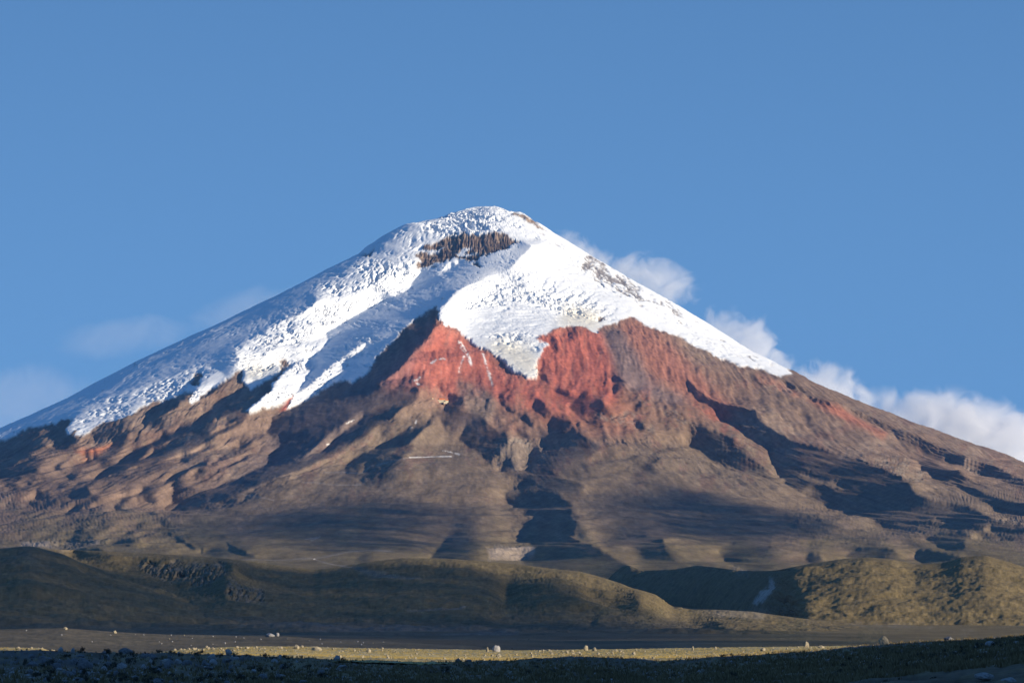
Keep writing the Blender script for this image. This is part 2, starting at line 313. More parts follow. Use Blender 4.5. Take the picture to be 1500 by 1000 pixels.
def solve_relief(dep, okb, r0, r1, lam=160.0, mu=0.22, mu0=0.03, deepT=-0.13, outer=14, inner=22, esl=0.30, usecast=True, fall=None, loT=0.10, hiT=0.45, bulk=0.35, report=False):
    """displacement towards the viewer, rows r0..r1 of the map, that turns the surface `dep` as surveyed"""
    r1 -= (r1-r0) % 2
    sl = slice(r0, r1)
    S2 = lambda a: shrink(a[sl])
    D = S2(dep); ok = S2(okb)
    R = np.stack([S2(R_[k]) for k in range(3)])
    Pu = np.stack([d_u(R[k]*D) for k in range(3)]); Pv = np.stack([d_v(R[k]*D) for k in range(3)])
    N0 = cross(Pu, Pv); sgn = -1.0 if np.median(N0[2]) < 0 else 1.0
    N0 = N0*sgn
    A = cross(R, Pv)*sgn; B = cross(Pu, R)*sgn
    aa = dotL(N0); bb = -dotL(A); cc = -dotL(B)
    mm = np.sqrt(bb**2+cc**2)+1e-6; sx = bb/mm; sy = cc/mm
    q = np.median(np.abs(Pv[1]), axis=1)/2; q = np.convolve(np.pad(q, 12, mode='edge'), np.ones(25)/25, 'valid')
    q = np.clip(q, 5, 60)[:, None]
    nb = aa/np.sqrt((N0**2).sum(0))
    lb, bri, db, sb = S2(leftb), S2(brightb), S2(deepb), S2(soft)
    lo = nb-loT*0.6; hi = nb+hiT
    lo = lo+bri*0.05+S2(sparkb)*0.20
    lo = lo*(1-sb)+0.0*sb; hi = hi*(1-sb)+np.minimum(hi, 0.08)*sb
    lo = np.where(lb > .5, -0.6, lo); hi = hi*(1-lb)+np.minimum(nb, -0.02)*lb
    lo = np.where(db > .5, -0.9, lo); hi = np.where(db > .5, deepT, hi)
    tgt0 = np.where(db > .5, deepT-0.04, nb)
    # fall line of the bare cone in the image
    uu = S2(MU); vv = S2(MV)
    if fall is None:
        fx = (uu-(714+0.0*vv)); fy = (vv-300.0)*(0.55); fn = np.hypot(fx, fy)+1e-6
        fx = fx/fn; fy = fy/fn
    else: fx, fy = fall
    sal = np.abs(fx*sy-fy*sx)
    mf = mu*sal**2+mu0
    gx = -fy; gy = fx
    lam2 = 1.0/(lam/2)**2
    W = ok
    def op(e):
        a = fd_u(e); b = fd_v(e)
        d1 = W*(sx*a+sy*b); d2 = mf*(fx*a+fy*b)
        k = mu0*0.5
        return fdT_u(sx*d1+fx*d2+k*a)+fdT_v(sy*d1+fy*d2+k*b)+lam2*e
    eta = np.zeros_like(D)
    for it in range(outer):
        dl = eta*q*2
        N = N0-(d_u(dl)*A+d_v(dl)*B)
        nn = np.sqrt((N**2).sum(0))
        cur = dotL(N)/nn
        T = np.clip(cur, lo, hi) if it else tgt0
        if usecast and it >= 3 and it % 2 == 1:
            Y = D-dl; sh = cast_shadow(R[0]*Y, Y, R[2]*Y, r0/2.0)
            shd = sh & (db > .5)
        if usecast and it >= 3: T = np.where(shd, np.clip(cur, lo, 0.45), T)
        G = np.clip((T*nn-aa)/mm/(q*2), -1.5, 1.5)
        rhs = fdT_u(sx*W*G)+fdT_v(sy*W*G)
        r = rhs-op(eta); p = r.copy(); rs = (r*r).sum()
        for k in range(inner*(3 if it == 0 else 1)):
            Ap = op(p); al = rs/((p*Ap).sum()+1e-12)
            eta = eta+al*p; r = r-al*Ap; rn = (r*r).sum()
            if rn < 1e-9: break
            p = r+(rn/rs)*p; rs = rn
        # no ground hidden under itself: depth only grows upwards
        y = D-eta*q*2
        e = esl*q*2
        offs = np.cumsum((e*np.ones_like(y))[::-1], axis=0)
        ym = (np.maximum.accumulate(y[::-1]-offs, axis=0)+offs)[::-1]
        df = ym-y; y2 = y+np.maximum(df, blur(df, 1.6)*1.0)
        eta = np.where(ok > 0.5, (D-y2)/(q*2), eta)
    dl = eta*q*2
    out = np.zeros((r1-r0, MW))
    U = (np.arange(MW)-0.5)/2; V = (np.arange(r1-r0)-0.5)/2
    UU, VV = np.meshgrid(np.maximum(U, 0), np.maximum(V, 0))
    out = samp(dl, UU, VV)*okb[sl]
    if report: return out, D, dl, N0, A, B, R, nb
    return out
r1_ = 930-V0
DELTA = np.zeros_like(DEPs)
DELTA[:r1_-(r1_ % 2)] = solve_relief(DEPs, OKb, 0, r1_)
DELTA = np.where(MV > 820, np.clip(DELTA, -500, 500), DELTA)*(1-smooth(MV, 868, 905))
_y = (DEPs-DELTA)[::-1]; _o = np.cumsum(np.clip(np.abs(np.gradient(DEPs, axis=0))[::-1]*0.2, 0.5, 40), axis=0)
DELTA = np.where(OKb > 0.5, DEPs-(np.maximum.accumulate(_y-_o, axis=0)+_o)[::-1], DELTA)
_b = smooth(MV, 560, 700)
DELTA = DELTA*(1-_b)+blur(DELTA, 0.9)*_b
DELTA *= 1-smooth(MV, 846, 880)*smooth(MU, 370, 420)*(1-smooth(MU, 600, 660))
# ---------------------------------------------------------------- noises and ground colours
NZ1 = spectral(11, 2.8, kmin=3); NZ2 = spectral(12, 2.6, kmin=4); NZ3 = spectral(13, 2.6, kmin=10); NZ4 = spectral(14, 2.4, kmin=14); NZ5 = spectral(15, 2.2, kmin=12)
TZ1 = spectral(21, 4.0, kmin=3); TZ2 = spectral(22, 3.8, kmin=5); TZ5 = spectral(25, 3.2, kmin=12)
GZ1 = spectral(31, 3.6, n=2048, kmin=20, aspect=7.0); GZ2 = spectral(32, 3.3, n=2048, kmin=50, aspect=6.0)
wu = tile(NZ2, MU*1.7, MV*1.7)*2.0; wv = tile(NZ2, MU*1.7+300, MV*1.7+200)*2.0
def rag(m, k=1.0):
    return samp(m, MU+PAD+wu*k, MV-V0+wv*k)
SNOWM = rag(mask(SNOW, 0.6)); WALLM = rag(mask(YANA, 0.8)); wsn = rag(mask(YANA_SNOW, 0.6))
WALLM = WALLM*(1-wsn)
SNOWM = SNOWM*(1-WALLM)
# stony streaks showing through on the right shoulder
band = mask([P('P', '775,335 850,372 900,398 1000,455 1100,520 1150,546 1120,545 1060,515 1000,480 950,455 900,430 850,400 800,360')], 7)
strk = tile(NZ4, (MU*0.87+MV*0.5)*0.9, (MV*0.87-MU*0.5)*4.2)
strk2 = tile(NZ5, (MU*0.87+MV*0.5)*2.2, (MV*0.87-MU*0.5)*5.0)
pt = mask([P('B', '330,330 420,340 520,400 620,470 640,540 560,520 470,470 400,420 340,390'), P('B','700,520 800,580 860,620 800,600 700,550')], 4)
STONE = smooth(strk*0.7+strk2*0.6+1.7*pt+0.5*band, 1.5, 2.1)*np.clip(band*1.3+pt, 0, 1)
fl = tile(NZ5, MU*3.3+10, MV*4.3)
STONE = np.maximum(STONE, smooth(fl, 2.3, 2.8)*0.6)
SNOWM = SNOWM*(1-STONE*0.85)
dirty = mask([P('A', '960,720 1120,780 1130,905 1075,912 960,825 850,765'), P('B', '270,560 420,590 440,650 420,700 290,668 200,685 240,620'), P('d','1060,600 1180,560 1430,450 1400,400 1250,440 1100,430 1060,500')], 8)
# where the ice is broken up
SERACM = np.clip(mask([P('P', '480,400 560,380 610,395 600,425 520,470 470,500 440,560 400,590 360,560 350,520 410,480 460,440'), P('P', '650,465 700,430 780,395 850,430 900,470 830,480 790,500 740,505 690,480'), P('P','100,625 200,560 300,540 300,580 200,600'), P('P','440,570 520,500 560,470 560,520 480,570 420,600'), P('P', '600,320 760,310 800,350 740,352 660,350 600,360')], 10), 0, 1)
SERACM = np.clip(0.2+0.95*SERACM, 0, 1)*(1-0.75*mask([P('P', '745,378 790,365 830,385 810,400 770,400')], 6))
smoothm = mask([P('P', '595,640 637,610 740,695 760,760 700,830 300,820 250,760 480,690'), P('P', '840,640 1160,740 1150,800 850,790 800,700'), P('P','300,820 1500,800 1500,965 -100,965 -100,800')], 8)
ROUGHM = np.clip(1-0.85*smoothm-0.5*mask([P('P', '600,560 640,470 770,555 860,480 905,490 910,590 780,600')], 8), 0, 1)
CRAG = [P('f', '990,560 1100,560 1190,620 1160,700 1060,640 990,620'), P('f', '1280,620 1360,620 1350,670 1290,670'), P('f', '790,740 850,700 900,740 880,840 820,800'), P('G', '900,260 1100,360 1060,370 900,300'), P('G','560,280 720,260 860,350 850,390 740,340 600,320'), P('b', '200,260 490,140 495,180 250,270'), P('b','360,460 600,400 640,390 560,440 420,470'), P('C','700,740 880,760 1040,800 1000,850 900,840 780,790'), P('C','1180,750 1300,770 1500,850 1480,870 1300,820'), P('K','1240,60 1500,60 1500,110 1250,80'), P('J', '-100,240 0,235 170,240 170,290 100,300 -80,295'), P('J','640,450 650,430 615,440'), P('J','1290,360 1400,365 1300,395'), P('H','125,205 270,195 360,215 560,185 560,205 430,245 350,258 300,235 125,228'), P('H','780,320 1250,330 1260,400 1150,470 1000,440 850,410 780,380'), P('H','1270,430 1500,480 1500,570 1260,520'), P('C','180,330 280,370 420,440 400,460 250,390')]
CRAGM = rag(mask(CRAG, 1.5), 1.5)

base = np.zeros((MH, MW, 3))
def lay(col, m):
    global base
    m = np.clip(m, 0, 1)[..., None]
    base = base*(1-m)+np.array(col)*m
n1 = tile(NZ1, MU*0.9, MV*1.6); n2 = tile(NZ2, MU*2.1, MV*2.1); n3 = tile(NZ5, MU*3.0, MV*3.0)
lay((0.19, 0.135, 0.105), np.ones((MH, MW)))                        # brown lava ground
lay((0.24, 0.18, 0.14), smooth(n1, 0.0, 1.2)*0.8)
lay((0.172, 0.134, 0.098), mask([P('P', '250,760 480,660 600,600 637,600 760,700 1000,600 1160,680 1500,720 1500,800 250,800')], 14)*0.85)
lay((0.155, 0.090, 0.075), smooth(n2+0.5*n1, 0.9, 1.8)*0.5*(1-smooth(MV, 700, 760)))
lay((0.155, 0.125, 0.080), smooth(MV+14*n1-0.03*np.abs(MU-200), 725, 800))   # grass begins
lay((0.150, 0.118, 0.062), smooth(MV+10*n1, 780, 850)*0.8)
lay((0.20, 0.16, 0.085), smooth(n2, 0.4, 1.6)*smooth(MV, 760, 830)*0.5)
lay((0.095, 0.085, 0.048), smooth(n3+n2, 1.0, 2.2)*smooth(MV, 800, 840)*0.6)
lay((0.10, 0.092, 0.080), smooth(MV, 890, 925)*0.6*smooth(1150-MU, 0, 200))
tus = smooth(tile(NZ4, MU*15.0+MV*3, MV*22.0), 0.3, 1.6)
rh = mask([P('K', '180,380 300,330 600,320 900,350 1100,310 1300,290 1500,350 1500,730 1200,720 700,670 250,640')], 5)
lay((0.185, 0.142, 0.072), rh*0.8); lay((0.06, 0.055, 0.03), rh*tus*0.55)
RED = mask([P('P', '636,472 665,482 705,509 745,535 790,556 850,588 880,600 840,610 790,600 740,590 700,580 650,585 620,566 571,571 552,563 590,530 620,500')], 9)
RED2 = mask([P('P', '787,492 830,481 862,484 882,492 900,540 912,560 900,590 860,600 820,590 795,560 786,530')], 6)
_f = 1-0.75*smooth(tile(NZ5, MU*2.2+(MV-500)*(714-MU)*0.004, MV*0.6), -0.2, 1.2)*smooth(MV, 520, 600)
RED = RED*_f; RED2 = RED2*_f
RED3 = mask([P('P', '905,475 930,468 980,500 1010,540 1060,580 1080,600 1050,612 1000,570 950,545 915,510')], 9)
RED4 = mask([P('P', '760,560 900,560 930,600 920,640 880,640 820,630 780,610')], 12)
GREY = mask([P('P', '880,492 905,482 930,520 960,560 1010,580 990,590 930,570 905,560 893,520')], 6)
lay((0.24, 0.115, 0.08), np.clip(RED4*0.6+RED3*0.55+mask([P('P', '560,540 640,470 760,540 900,480 1100,580 1100,620 900,640 700,620 600,590')], 22)*0.45, 0, 1))
lay((0.43, 0.132, 0.093), np.clip(RED*0.95, 0, 1)); lay((0.46, 0.139, 0.095), RED2*0.95); lay((0.38, 0.16, 0.12), RED3*0.5)
lay((0.30, 0.15, 0.12), np.clip(RED+RED2, 0, 1)*smooth(tile(NZ5, MU*2.5+MV*0.6, MV*0.7), 0.2, 1.8)*0.5)
lay((0.17, 0.13, 0.13), GREY*0.8)
lay((0.20, 0.16, 0.13), mask([P('F', '900,110 1000,130 1060,170 1100,250 1050,330 960,290 900,200')], 4)*0.7)
lay((0.20, 0.17, 0.14), mask([P('F', '1130,520 1080,480 1160,400 1270,420 1250,540 1170,555')], 3)*0.6)
lay((0.33, 0.115, 0.085), smooth(n2+n3*0.5, 0.6, 1.6)*mask([P('P', '560,560 900,580 1080,560 1100,640 900,620 700,600')], 14)*0.6)
lay((0.40, 0.14, 0.07), mask([P('b', '720,430 790,390 880,375 1000,370 1170,320 1180,345 1060,385 930,440 830,450')], 2)*0.75)
lay((0.34, 0.12, 0.08), mask([P('C', '190,330 280,370 400,430 410,455 300,400 200,345'), P('C', '420,450 600,500 700,560 840,620 820,640 700,590 560,530')], 3)*0.75)
lay((0.36, 0.10, 0.07), mask([P('D', '590,640 640,620 600,700 560,740 530,735')], 2)*0.8)
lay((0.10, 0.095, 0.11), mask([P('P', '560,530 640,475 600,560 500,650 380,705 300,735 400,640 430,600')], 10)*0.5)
lay((0.24, 0.205, 0.17), np.clip(CRAGM*smooth(n3, -0.8, 0.8), 0, 1)*0.6)
lay((0.33, 0.27, 0.22), mask([P('J', '-100,245 0,235 170,240 165,285 60,295 -80,290'), P('H','125,205 270,200 300,235 350,255 430,240 560,190 560,205 430,245 350,258 290,238 125,225')], 1.5)*0.8)
lay((0.36, 0.35, 0.33), rag(mask([P('J', '1380,530 1420,480 1500,430 1500,500 1430,550'), P('K', '-30,540 20,490 90,425 60,480 0,545')], 1.5), 2)*0.8)
lay((0.30, 0.26, 0.22), mask([P('J', '1050,590 1200,592 1500,605 1500,625 1200,612'), P('K', '230,645 500,660 800,680 1000,700 1250,725 1200,745 900,700 600,680')], 3)*0.6*smooth(n2, -1, 1))
lay((0.17, 0.16, 0.16), mask([P('I', '-200,650 200,660 500,685 900,690 1500,720 1500,745 900,715 400,700 100,680')], 2)*0.5)
lay((0.24, 0.23, 0.22), mask([P('I', '560,350 700,370 950,395 960,405 800,400 680,385 590,370')], 2)*0.5)
# snow scraps in the gullies of the red cone
SCR = [P('A', '742,730 760,735 775,780 800,830 805,860 795,855 770,800 750,760'), P('A', '765,810 770,815 752,870 742,895 740,885 755,850'), P('A', '857,790 865,795 885,850 912,935 908,950 895,915 870,850'),
       P('A', '605,850 640,835 675,825 672,835 640,842 612,862'), P('A','520,935 550,910 570,908 545,925 530,935 555,948 545,952')]
SCRAP = rag(mask(SCR, 0.45), 0.5)*smooth(n3, -1.3, 0.2)
# tracks, banks of the zigzag road
def track(c, s, w):
    pts = P(c, s); m = np.zeros((MH, MW))
    for (x0, y0), (x1, y1) in zip(pts[:-1], pts[1:]):
        a0 = max(0, int(min(x0, x1)+PAD-6)); a1 = int(max(x0, x1)+PAD+7); b0 = max(0, int(min(y0, y1)-V0-6)); b1 = int(max(y0, y1)-V0+7)
        X, Y = MU[b0:b1, a0:a1], MV[b0:b1, a0:a1]
        dx, dy = x1-x0, y1-y0; t = np.clip(((X-x0)*dx+(Y-y0)*dy)/(dx*dx+dy*dy+1e-9), 0, 1)
        dd = np.hypot(X-x0-t*dx, Y-y0-t*dy)
        m[b0:b1, a0:a1] = np.maximum(m[b0:b1, a0:a1], np.clip(1.2-dd/w, 0, 1))
    return m
BRT = np.maximum.reduce([track('F', '690,503 780,495 870,487', 1.0), track('f', '0,740 150,733 250,718 390,708', 0.9), track('F', '830,462 870,468 910,480', .7), track('F', '262,432 278,426', .8), track('F', '360,345 395,322', .8), track('F', '655,375 678,362', .9), track('F','697,340 700,320',.8)])*smooth(n3, -1.5, -0.5)
LANE = np.maximum.reduce([track('I', '240,298 350,296 420,288 540,268 700,260 800,268', .8), track('I', '870,590 1000,580 1200,570', .7), track('F', '250,570 330,572 430,580 480,550 620,515 690,500', .8), track('F', '140,620 230,622 310,628 430,625', .8), track('I','300,190 380,175 330,200',1.2), track('I','-60,300 100,300 240,298',.7), track('I', '350,300 410,322 480,338 560,348', .8), track('c','1040,808 1100,815 1200,840 1350,865',.7)])
ROADM = np.clip(LANE, 0, 1)
lay((0.27, 0.24, 0.22), LANE*0.8)
lay((0.20, 0.15, 0.125), WALLM); lay((0.34, 0.26, 0.19), WALLM*smooth(n3+n2, 0.2, 1.5)*0.8); lay((0.12, 0.10, 0.10), STONE*mask(SNOW))
sc = np.stack([0.74-0.05*dirty, 0.79-0.11*dirty, 0.85-0.24*dirty], -1)
# grit in the ice
grit = smooth(tile(NZ4, MU*4.0, MV*5.0)+0.8*dirty, 1.6, 2.8)*0.4
sc = sc*(1-grit[..., None])+np.array([.38, .35, .33])*grit[..., None]
ss = np.clip(SNOWM, 0, 1)[..., None]
base = base*(1-ss)+sc*ss
m = np.clip(SCRAP+BRT, 0, 1)[..., None]
base = base*(1-m)+np.array([.8, .8, .8])*m
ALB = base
DEEPQ = blur(deep, 4); LEFTQ = blur(leftm, 8)
# ---------------------------------------------------------------- ring grid round the summit, densest where the camera looks
def evaluate(x, y, TH, Rg, under=None):
    """surface, colour and ice cover at plan positions x, y"""
    z = base_z(x, y)
    # base normals (numerically, in plan)
    e = 6.0
    nx = -(base_z(x+e, y)-base_z(x-e, y))/(2*e); ny = -(base_z(x, y+e)-base_z(x, y-e))/(2*e)
    nl = np.sqrt(nx*nx+ny*ny+1); nx /= nl; ny /= nl; nz = 1/nl
    yy = np.maximum(y, 300.0)
    pu = 750+x/yy*F; pv = HOR-z/yy*F
    front = smooth(-(nx*x+ny*y+nz*z)/np.sqrt(x*x+y*y+z*z), 0.0, np.where(Rg < 3200, 0.06, 0.012))
    inmap = (pu > -PAD+2) & (pu < 1500+PAD-2) & (pv > V0+2) & (pv < V1-2) & (y > 900)
    U_ = pu+PAD; V_ = pv-V0
    edge = smooth(np.minimum(np.minimum(pu+PAD, 1500+PAD-pu), (V1-pv)*1.5), 3, 60)
    on = np.where(inmap, front*edge, 0.0)
    M = lambda im: samp(im, U_, V_)
    dl = M(DELTA)*on
    # ---- fine relief, along the base normal
    arc = TH*np.minimum(Rg, 2600.0)
    wx = tile(TZ1, x*0.2, y*0.2)*45; wy = tile(TZ2, x*0.2, y*0.2)*30
    snow = M(SNOWM); wall = M(WALLM); rough = M(ROUGHM); srx = M(SERACM); crag = M(CRAGM)
    gul = 1-np.abs(tile(GZ1, (Rg+wy)*0.5, (arc+wx*.25)*0.5+900))*1.2          # radial gullies
    gul2 = 1-np.abs(tile(GZ2, (Rg+wy*.5)*0.55+300, (arc+wx*.12)*0.55+400))*1.2
    fb = tile(TZ1, x*0.25+300, y*0.25+77)
    fb2 = tile(TZ2, x*0.55+120, y*0.55+500)
    ser = tile(NZ5, (arc+wx)*0.34+50, (Rg+wy)*0.60+900)
    ser2 = 1-np.abs(tile(NZ4, (arc+wx)*0.42+70, (Rg+wy)*0.95+220))*1.1
    near = smooth(Rg, 3000, 9000)
    dp = M(DEEPQ)
    qd = 1-0.8*dp; sl = smooth(Rg, 3500, 7500)
    h = (0.10+0.90*rough)*(gul*2.8+gul2*1.4)*(1-snow)*(1-sl)*qd
    h += (1-snow)*(fb*7.0*(1-0.6*sl)+fb2*(1.8-0.9*sl)*(0.45+0.55*rough))*(1-0.5*dp)*(1-near)
    patch = smooth(tile(NZ1, (arc+wx)*0.22+500, (Rg+wy)*0.4+60)+0.5*tile(NZ2, arc*0.4, Rg*0.8), -0.6, 1.2)
    big = tile(TZ5, (arc+wx)*0.35+650, (Rg+wy)*0.60+130)
    h += snow*(fb*2.6+fb2*0.4) + snow*srx*(1-0.6*M(LEFTQ))*(0.2+1.2*patch)*(ser*1.9+ser2*1.2+np.abs(big)*-9.5)*(1-0.5*dp)
    cr = tile(NZ3, arc*1.6+30, Rg*0.20)                                   # wall: upright ribs
    h += wall*(np.abs(cr)*-3.0+fb2*2+np.sin(Rg*0.16+fb*2)*2.0)
    h += crag*(np.abs(tile(NZ3, arc*1.2+230, Rg*0.5+90))*-2.6+fb2*1.2)*(1-0.7*near)
    h += snow*6.0                                                        # thickness of the ice
    back = np.where(inmap, 0.0, 1.0)
    h += back*np.where(Rg < 7000, fb*5+gul*6, 0)*(1-smooth(Rg, 4000, 8000))
    h *= smooth(Rg, 5, 60)
    # small swells on the plain, a few decimetres to metres
    h += near*tile(NZ1, x*0.02+300, y*0.02)*2.0*smooth(Rg, 6500, 9000)*(1-smooth(Rg, 11500, 12300))
    rn = np.sqrt(x*x+y*y+z*z)
    if under is not None: h = h-under
    P_ = np.stack([x-x/yy*dl+nx*h, y-dl+ny*h, z-z/yy*dl+nz*h], -1)
    # colour of the ground itself
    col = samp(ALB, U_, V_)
    far = np.array([0.115, 0.10, 0.060]); low = smooth(Rg, 3500, 6000)[..., None]
    rocky = np.array([0.15, 0.12, 0.10])
    off = far*low+rocky*(1-low)
    snow_off = (smooth(z, 1150, 1300)*back)[..., None]
    off = off*(1-snow_off)+np.array([.82, .85, .9])*snow_off
    inm = np.where(inmap, 1.0, 0.0)[..., None]
    col = col*inm+off*(1-inm)
    stk = tile(GZ2, Rg*0.55+5, arc*0.55+11)[..., None]
    v1 = stk+0*tile(NZ2, arc*0.4+11, Rg*0.25+5)[..., None]; v2 = tile(NZ4, arc*0.9+11, Rg*0.12+5)[..., None]
    sn = np.clip(snow[..., None]+snow_off, 0, 1)
    col = np.clip(col*(1+(0.07*v1+0.08*v2)*(1-sn)), 0.01, 0.93)
    # thin drifts over the rocks on the right shoulder
    return P_, col, sn[..., 0]


def upper_grid():
    r_all = np.concatenate([[0.5, 3], np.arange(7, 2640, 5.8), np.arange(2660, 3500, 60), np.arange(3500, 12400, 300), [12800, 13300, 14000, 15000.]])
    nr = len(r_all); NC = 1300
    t = np.linspace(-1, 1, NC); core = 0.92; V = math.radians(108)
    x = np.clip(t/core, -1, 1)
    th_b = np.where(np.abs(x) < .94, np.arcsin(np.clip(x/.94, -1, 1)), np.sign(x)*(math.pi/2+(np.abs(x)-.94)/.06*(V-math.pi/2)))
    th = 0.4*x*V+0.6*th_b
    o = np.clip((np.abs(t)-core)/(1-core), 0, 1)
    th = np.where(np.abs(t) > core, np.sign(t)*(V+(math.pi-V)*o**1.5), th)
    TH = np.repeat(th[None, :], nr, 0); Rg = r_all[:, None]*np.ones((1, NC))
    return X0+Rg*np.sin(TH), D0-Rg*np.cos(TH), TH, Rg
def lower_grid(step=1.25, rowstep=1.1):
    u = np.concatenate([np.arange(-95, -20, 6), np.arange(-20, 1520, step), np.arange(1520, 1596, 6)])
    r1 = 2618.0; yend = 1150.0
    yc = np.arange(yend, D0-r1, 4.0); rowc = HOR-np.interp(D0-yc, *gS)/yc*F
    mono = np.maximum.accumulate((rowc+0)[::-1]+np.arange(len(yc))*1e-4)[::-1]
    rows = np.arange(mono[-1], mono[0], rowstep)
    ys = np.interp(rows, mono[::-1], yc[::-1])                    # far to near
    gap = np.diff(ys); ys = np.concatenate([[ys[0]], ys[0]+np.cumsum(np.maximum(gap, -60))])
    ys = ys[ys > yend]
    s = (ys-yend)/(ys[0]-yend)
    k = (u-750)/F
    # y where each column meets the circle r1 round the summit
    A = 1+k*k; B = -2*(D0+k*X0); Cc = D0**2+X0**2-r1**2
    y0 = (-B-np.sqrt(np.maximum(B*B-4*A*Cc, 0)))/(2*A)
    bad = B*B-4*A*Cc <= 0
    y = yend+(y0[None, :]-yend)*s[:, None]; x = k[None, :]*y
    dx = x-X0; dy = D0-y
    return x, y, np.arctan2(dx, dy), np.hypot(dx, dy)

def mesh_from_grid(name, P_, col, mats, pick=None, parent=None, smooth_=True, close=True, attrs=None):
    """faces of a grid; pick = boolean per cell"""
    nr, nc = P_.shape[:2]
    i, j = np.mgrid[0:nr-1, 0:nc-1]
    a = i*nc+j
    f = np.stack([a, a+1, a+nc+1, a+nc], -1).reshape(-1, 4)
    if pick is not None: f = f[pick.ravel()]
    used = np.zeros(nr*nc, bool); used[f.ravel()] = True
    remap = np.cumsum(used)-1
    f = remap[f]
    v = P_.reshape(-1, 3)[used]
    me = bpy.data.meshes.new(name)
    me.vertices.add(len(v)); me.vertices.foreach_set('co', v.astype(np.float32).ravel())
    me.loops.add(f.size); me.loops.foreach_set('vertex_index', f.astype(np.int32).ravel())
    me.polygons.add(len(f)); me.polygons.foreach_set('loop_start', np.arange(0, f.size, 4, dtype=np.int32))
    me.polygons.foreach_set('use_smooth', np.full(len(f), smooth_))
    me.update(calc_edges=True)
    at = me.color_attributes.new('tint', 'FLOAT_COLOR', 'POINT')
    c4 = np.concatenate([col.reshape(-1, 3)[used], np.ones((len(v), 1))], 1).astype(np.float32)
    at.data.foreach_set('color', c4.ravel())
    me.materials.append(mats)
    o = bpy.data.objects.new(name, me); C.collection.objects.link(o)
    if parent: o.parent = parent
    return o
def flipcheck(o):
    me = o.data
    n = np.zeros(len(me.polygons)*3, np.float32); me.polygons.foreach_get('normal', n)
    if np.median(n.reshape(-1, 3)[:, 2]) < 0: me.flip_normals()
# ---------------------------------------------------------------- materials for the ground
def ground_material(name, scale=1.0, bump=1.0, rough=0.95, spec=0.1, vary=0.25, dist=1.0):
    m = bpy.data.materials.new(name); m.use_nodes = True
    nt = m.node_tree; nd = nt.nodes; lk = nt.links
    b = nd['Principled BSDF']
    b.inputs['Roughness'].default_value = rough
    b.inputs['Specular IOR Level'].default_value = spec
    a = nd.new('ShaderNodeAttribute'); a.attribute_name = 'tint'
    tc = nd.new('ShaderNodeTexCoord')
    n1 = nd.new('ShaderNodeTexNoise'); n1.inputs['Scale'].default_value = 0.03*scale; n1.inputs['Detail'].default_value = 8; n1.inputs['Roughness'].default_value = 0.65
    lk.new(tc.outputs['Object'], n1.inputs['Vector'])
    mr = nd.new('ShaderNodeMapRange'); mr.inputs[1].default_value = 0.3; mr.inputs[2].default_value = 0.7
    mr.inputs[3].default_value = 1-vary; mr.inputs[4].default_value = 1+vary
    lk.new(n1.outputs[0], mr.inputs[0])
    mx = nd.new('ShaderNodeVectorMath'); mx.operation = 'SCALE'
    lk.new(a.outputs['Color'], mx.inputs[0]); lk.new(mr.outputs[0], mx.inputs['Scale'])
    lk.new(mx.outputs[0], b.inputs['Base Color'])
    n2 = nd.new('ShaderNodeTexNoise'); n2.inputs['Scale'].default_value = 0.06*scale; n2.inputs['Detail'].default_value = 9; n2.inputs['Roughness'].default_value = 0.7
    lk.new(tc.outputs['Object'], n2.inputs['Vector'])
    bp = nd.new('ShaderNodeBump'); bp.inputs['Strength'].default_value = min(1.0, bump); bp.inputs['Distance'].default_value = dist
    lk.new(n2.outputs[0], bp.inputs['Height']); lk.new(bp.outputs[0], b.inputs['Normal'])
    return m
M_rock = ground_material('volcanic_ground', 1.3, 0.7, dist=1.3)
M_snow = ground_material('glacier_ice', 1.0, 0.8, rough=0.7, spec=0.25, vary=0.04, dist=1.2)
M_wall = ground_material('cliff_rock', 1.5, 1.0, dist=2.0)

cell = lambda a: 0.25*(a[:-1, :-1]+a[1:, :-1]+a[:-1, 1:]+a[1:, 1:])
gx_, gy_, gt_, gr_ = upper_grid()
P_, col, sn = evaluate(gx_, gy_, gt_, gr_, under=np.where(gr_ > 2625, 6+24*smooth(gr_, 2600, 3200), 0.0))
ice = cell(sn) > 0.5
volc = mesh_from_grid('volcano', P_, col, M_rock, ~ice)
volc['kind'] = 'structure'; volc['label'] = 'snow capped cone volcano with red and brown ash flanks rising above the plain'
glac = mesh_from_grid('glacier', P_, col, M_snow, ice, parent=volc)
glac['label'] = 'broken white glacier and snow cap over the upper cone'
P_, col, sn = evaluate(*lower_grid())
low = mesh_from_grid('lower_slope', P_, col, M_rock)
low['kind'] = 'structure'; low['label'] = 'brown and olive lower slopes and ravines running down from the cone to the plain'
flipcheck(volc); flipcheck(glac); flipcheck(low)
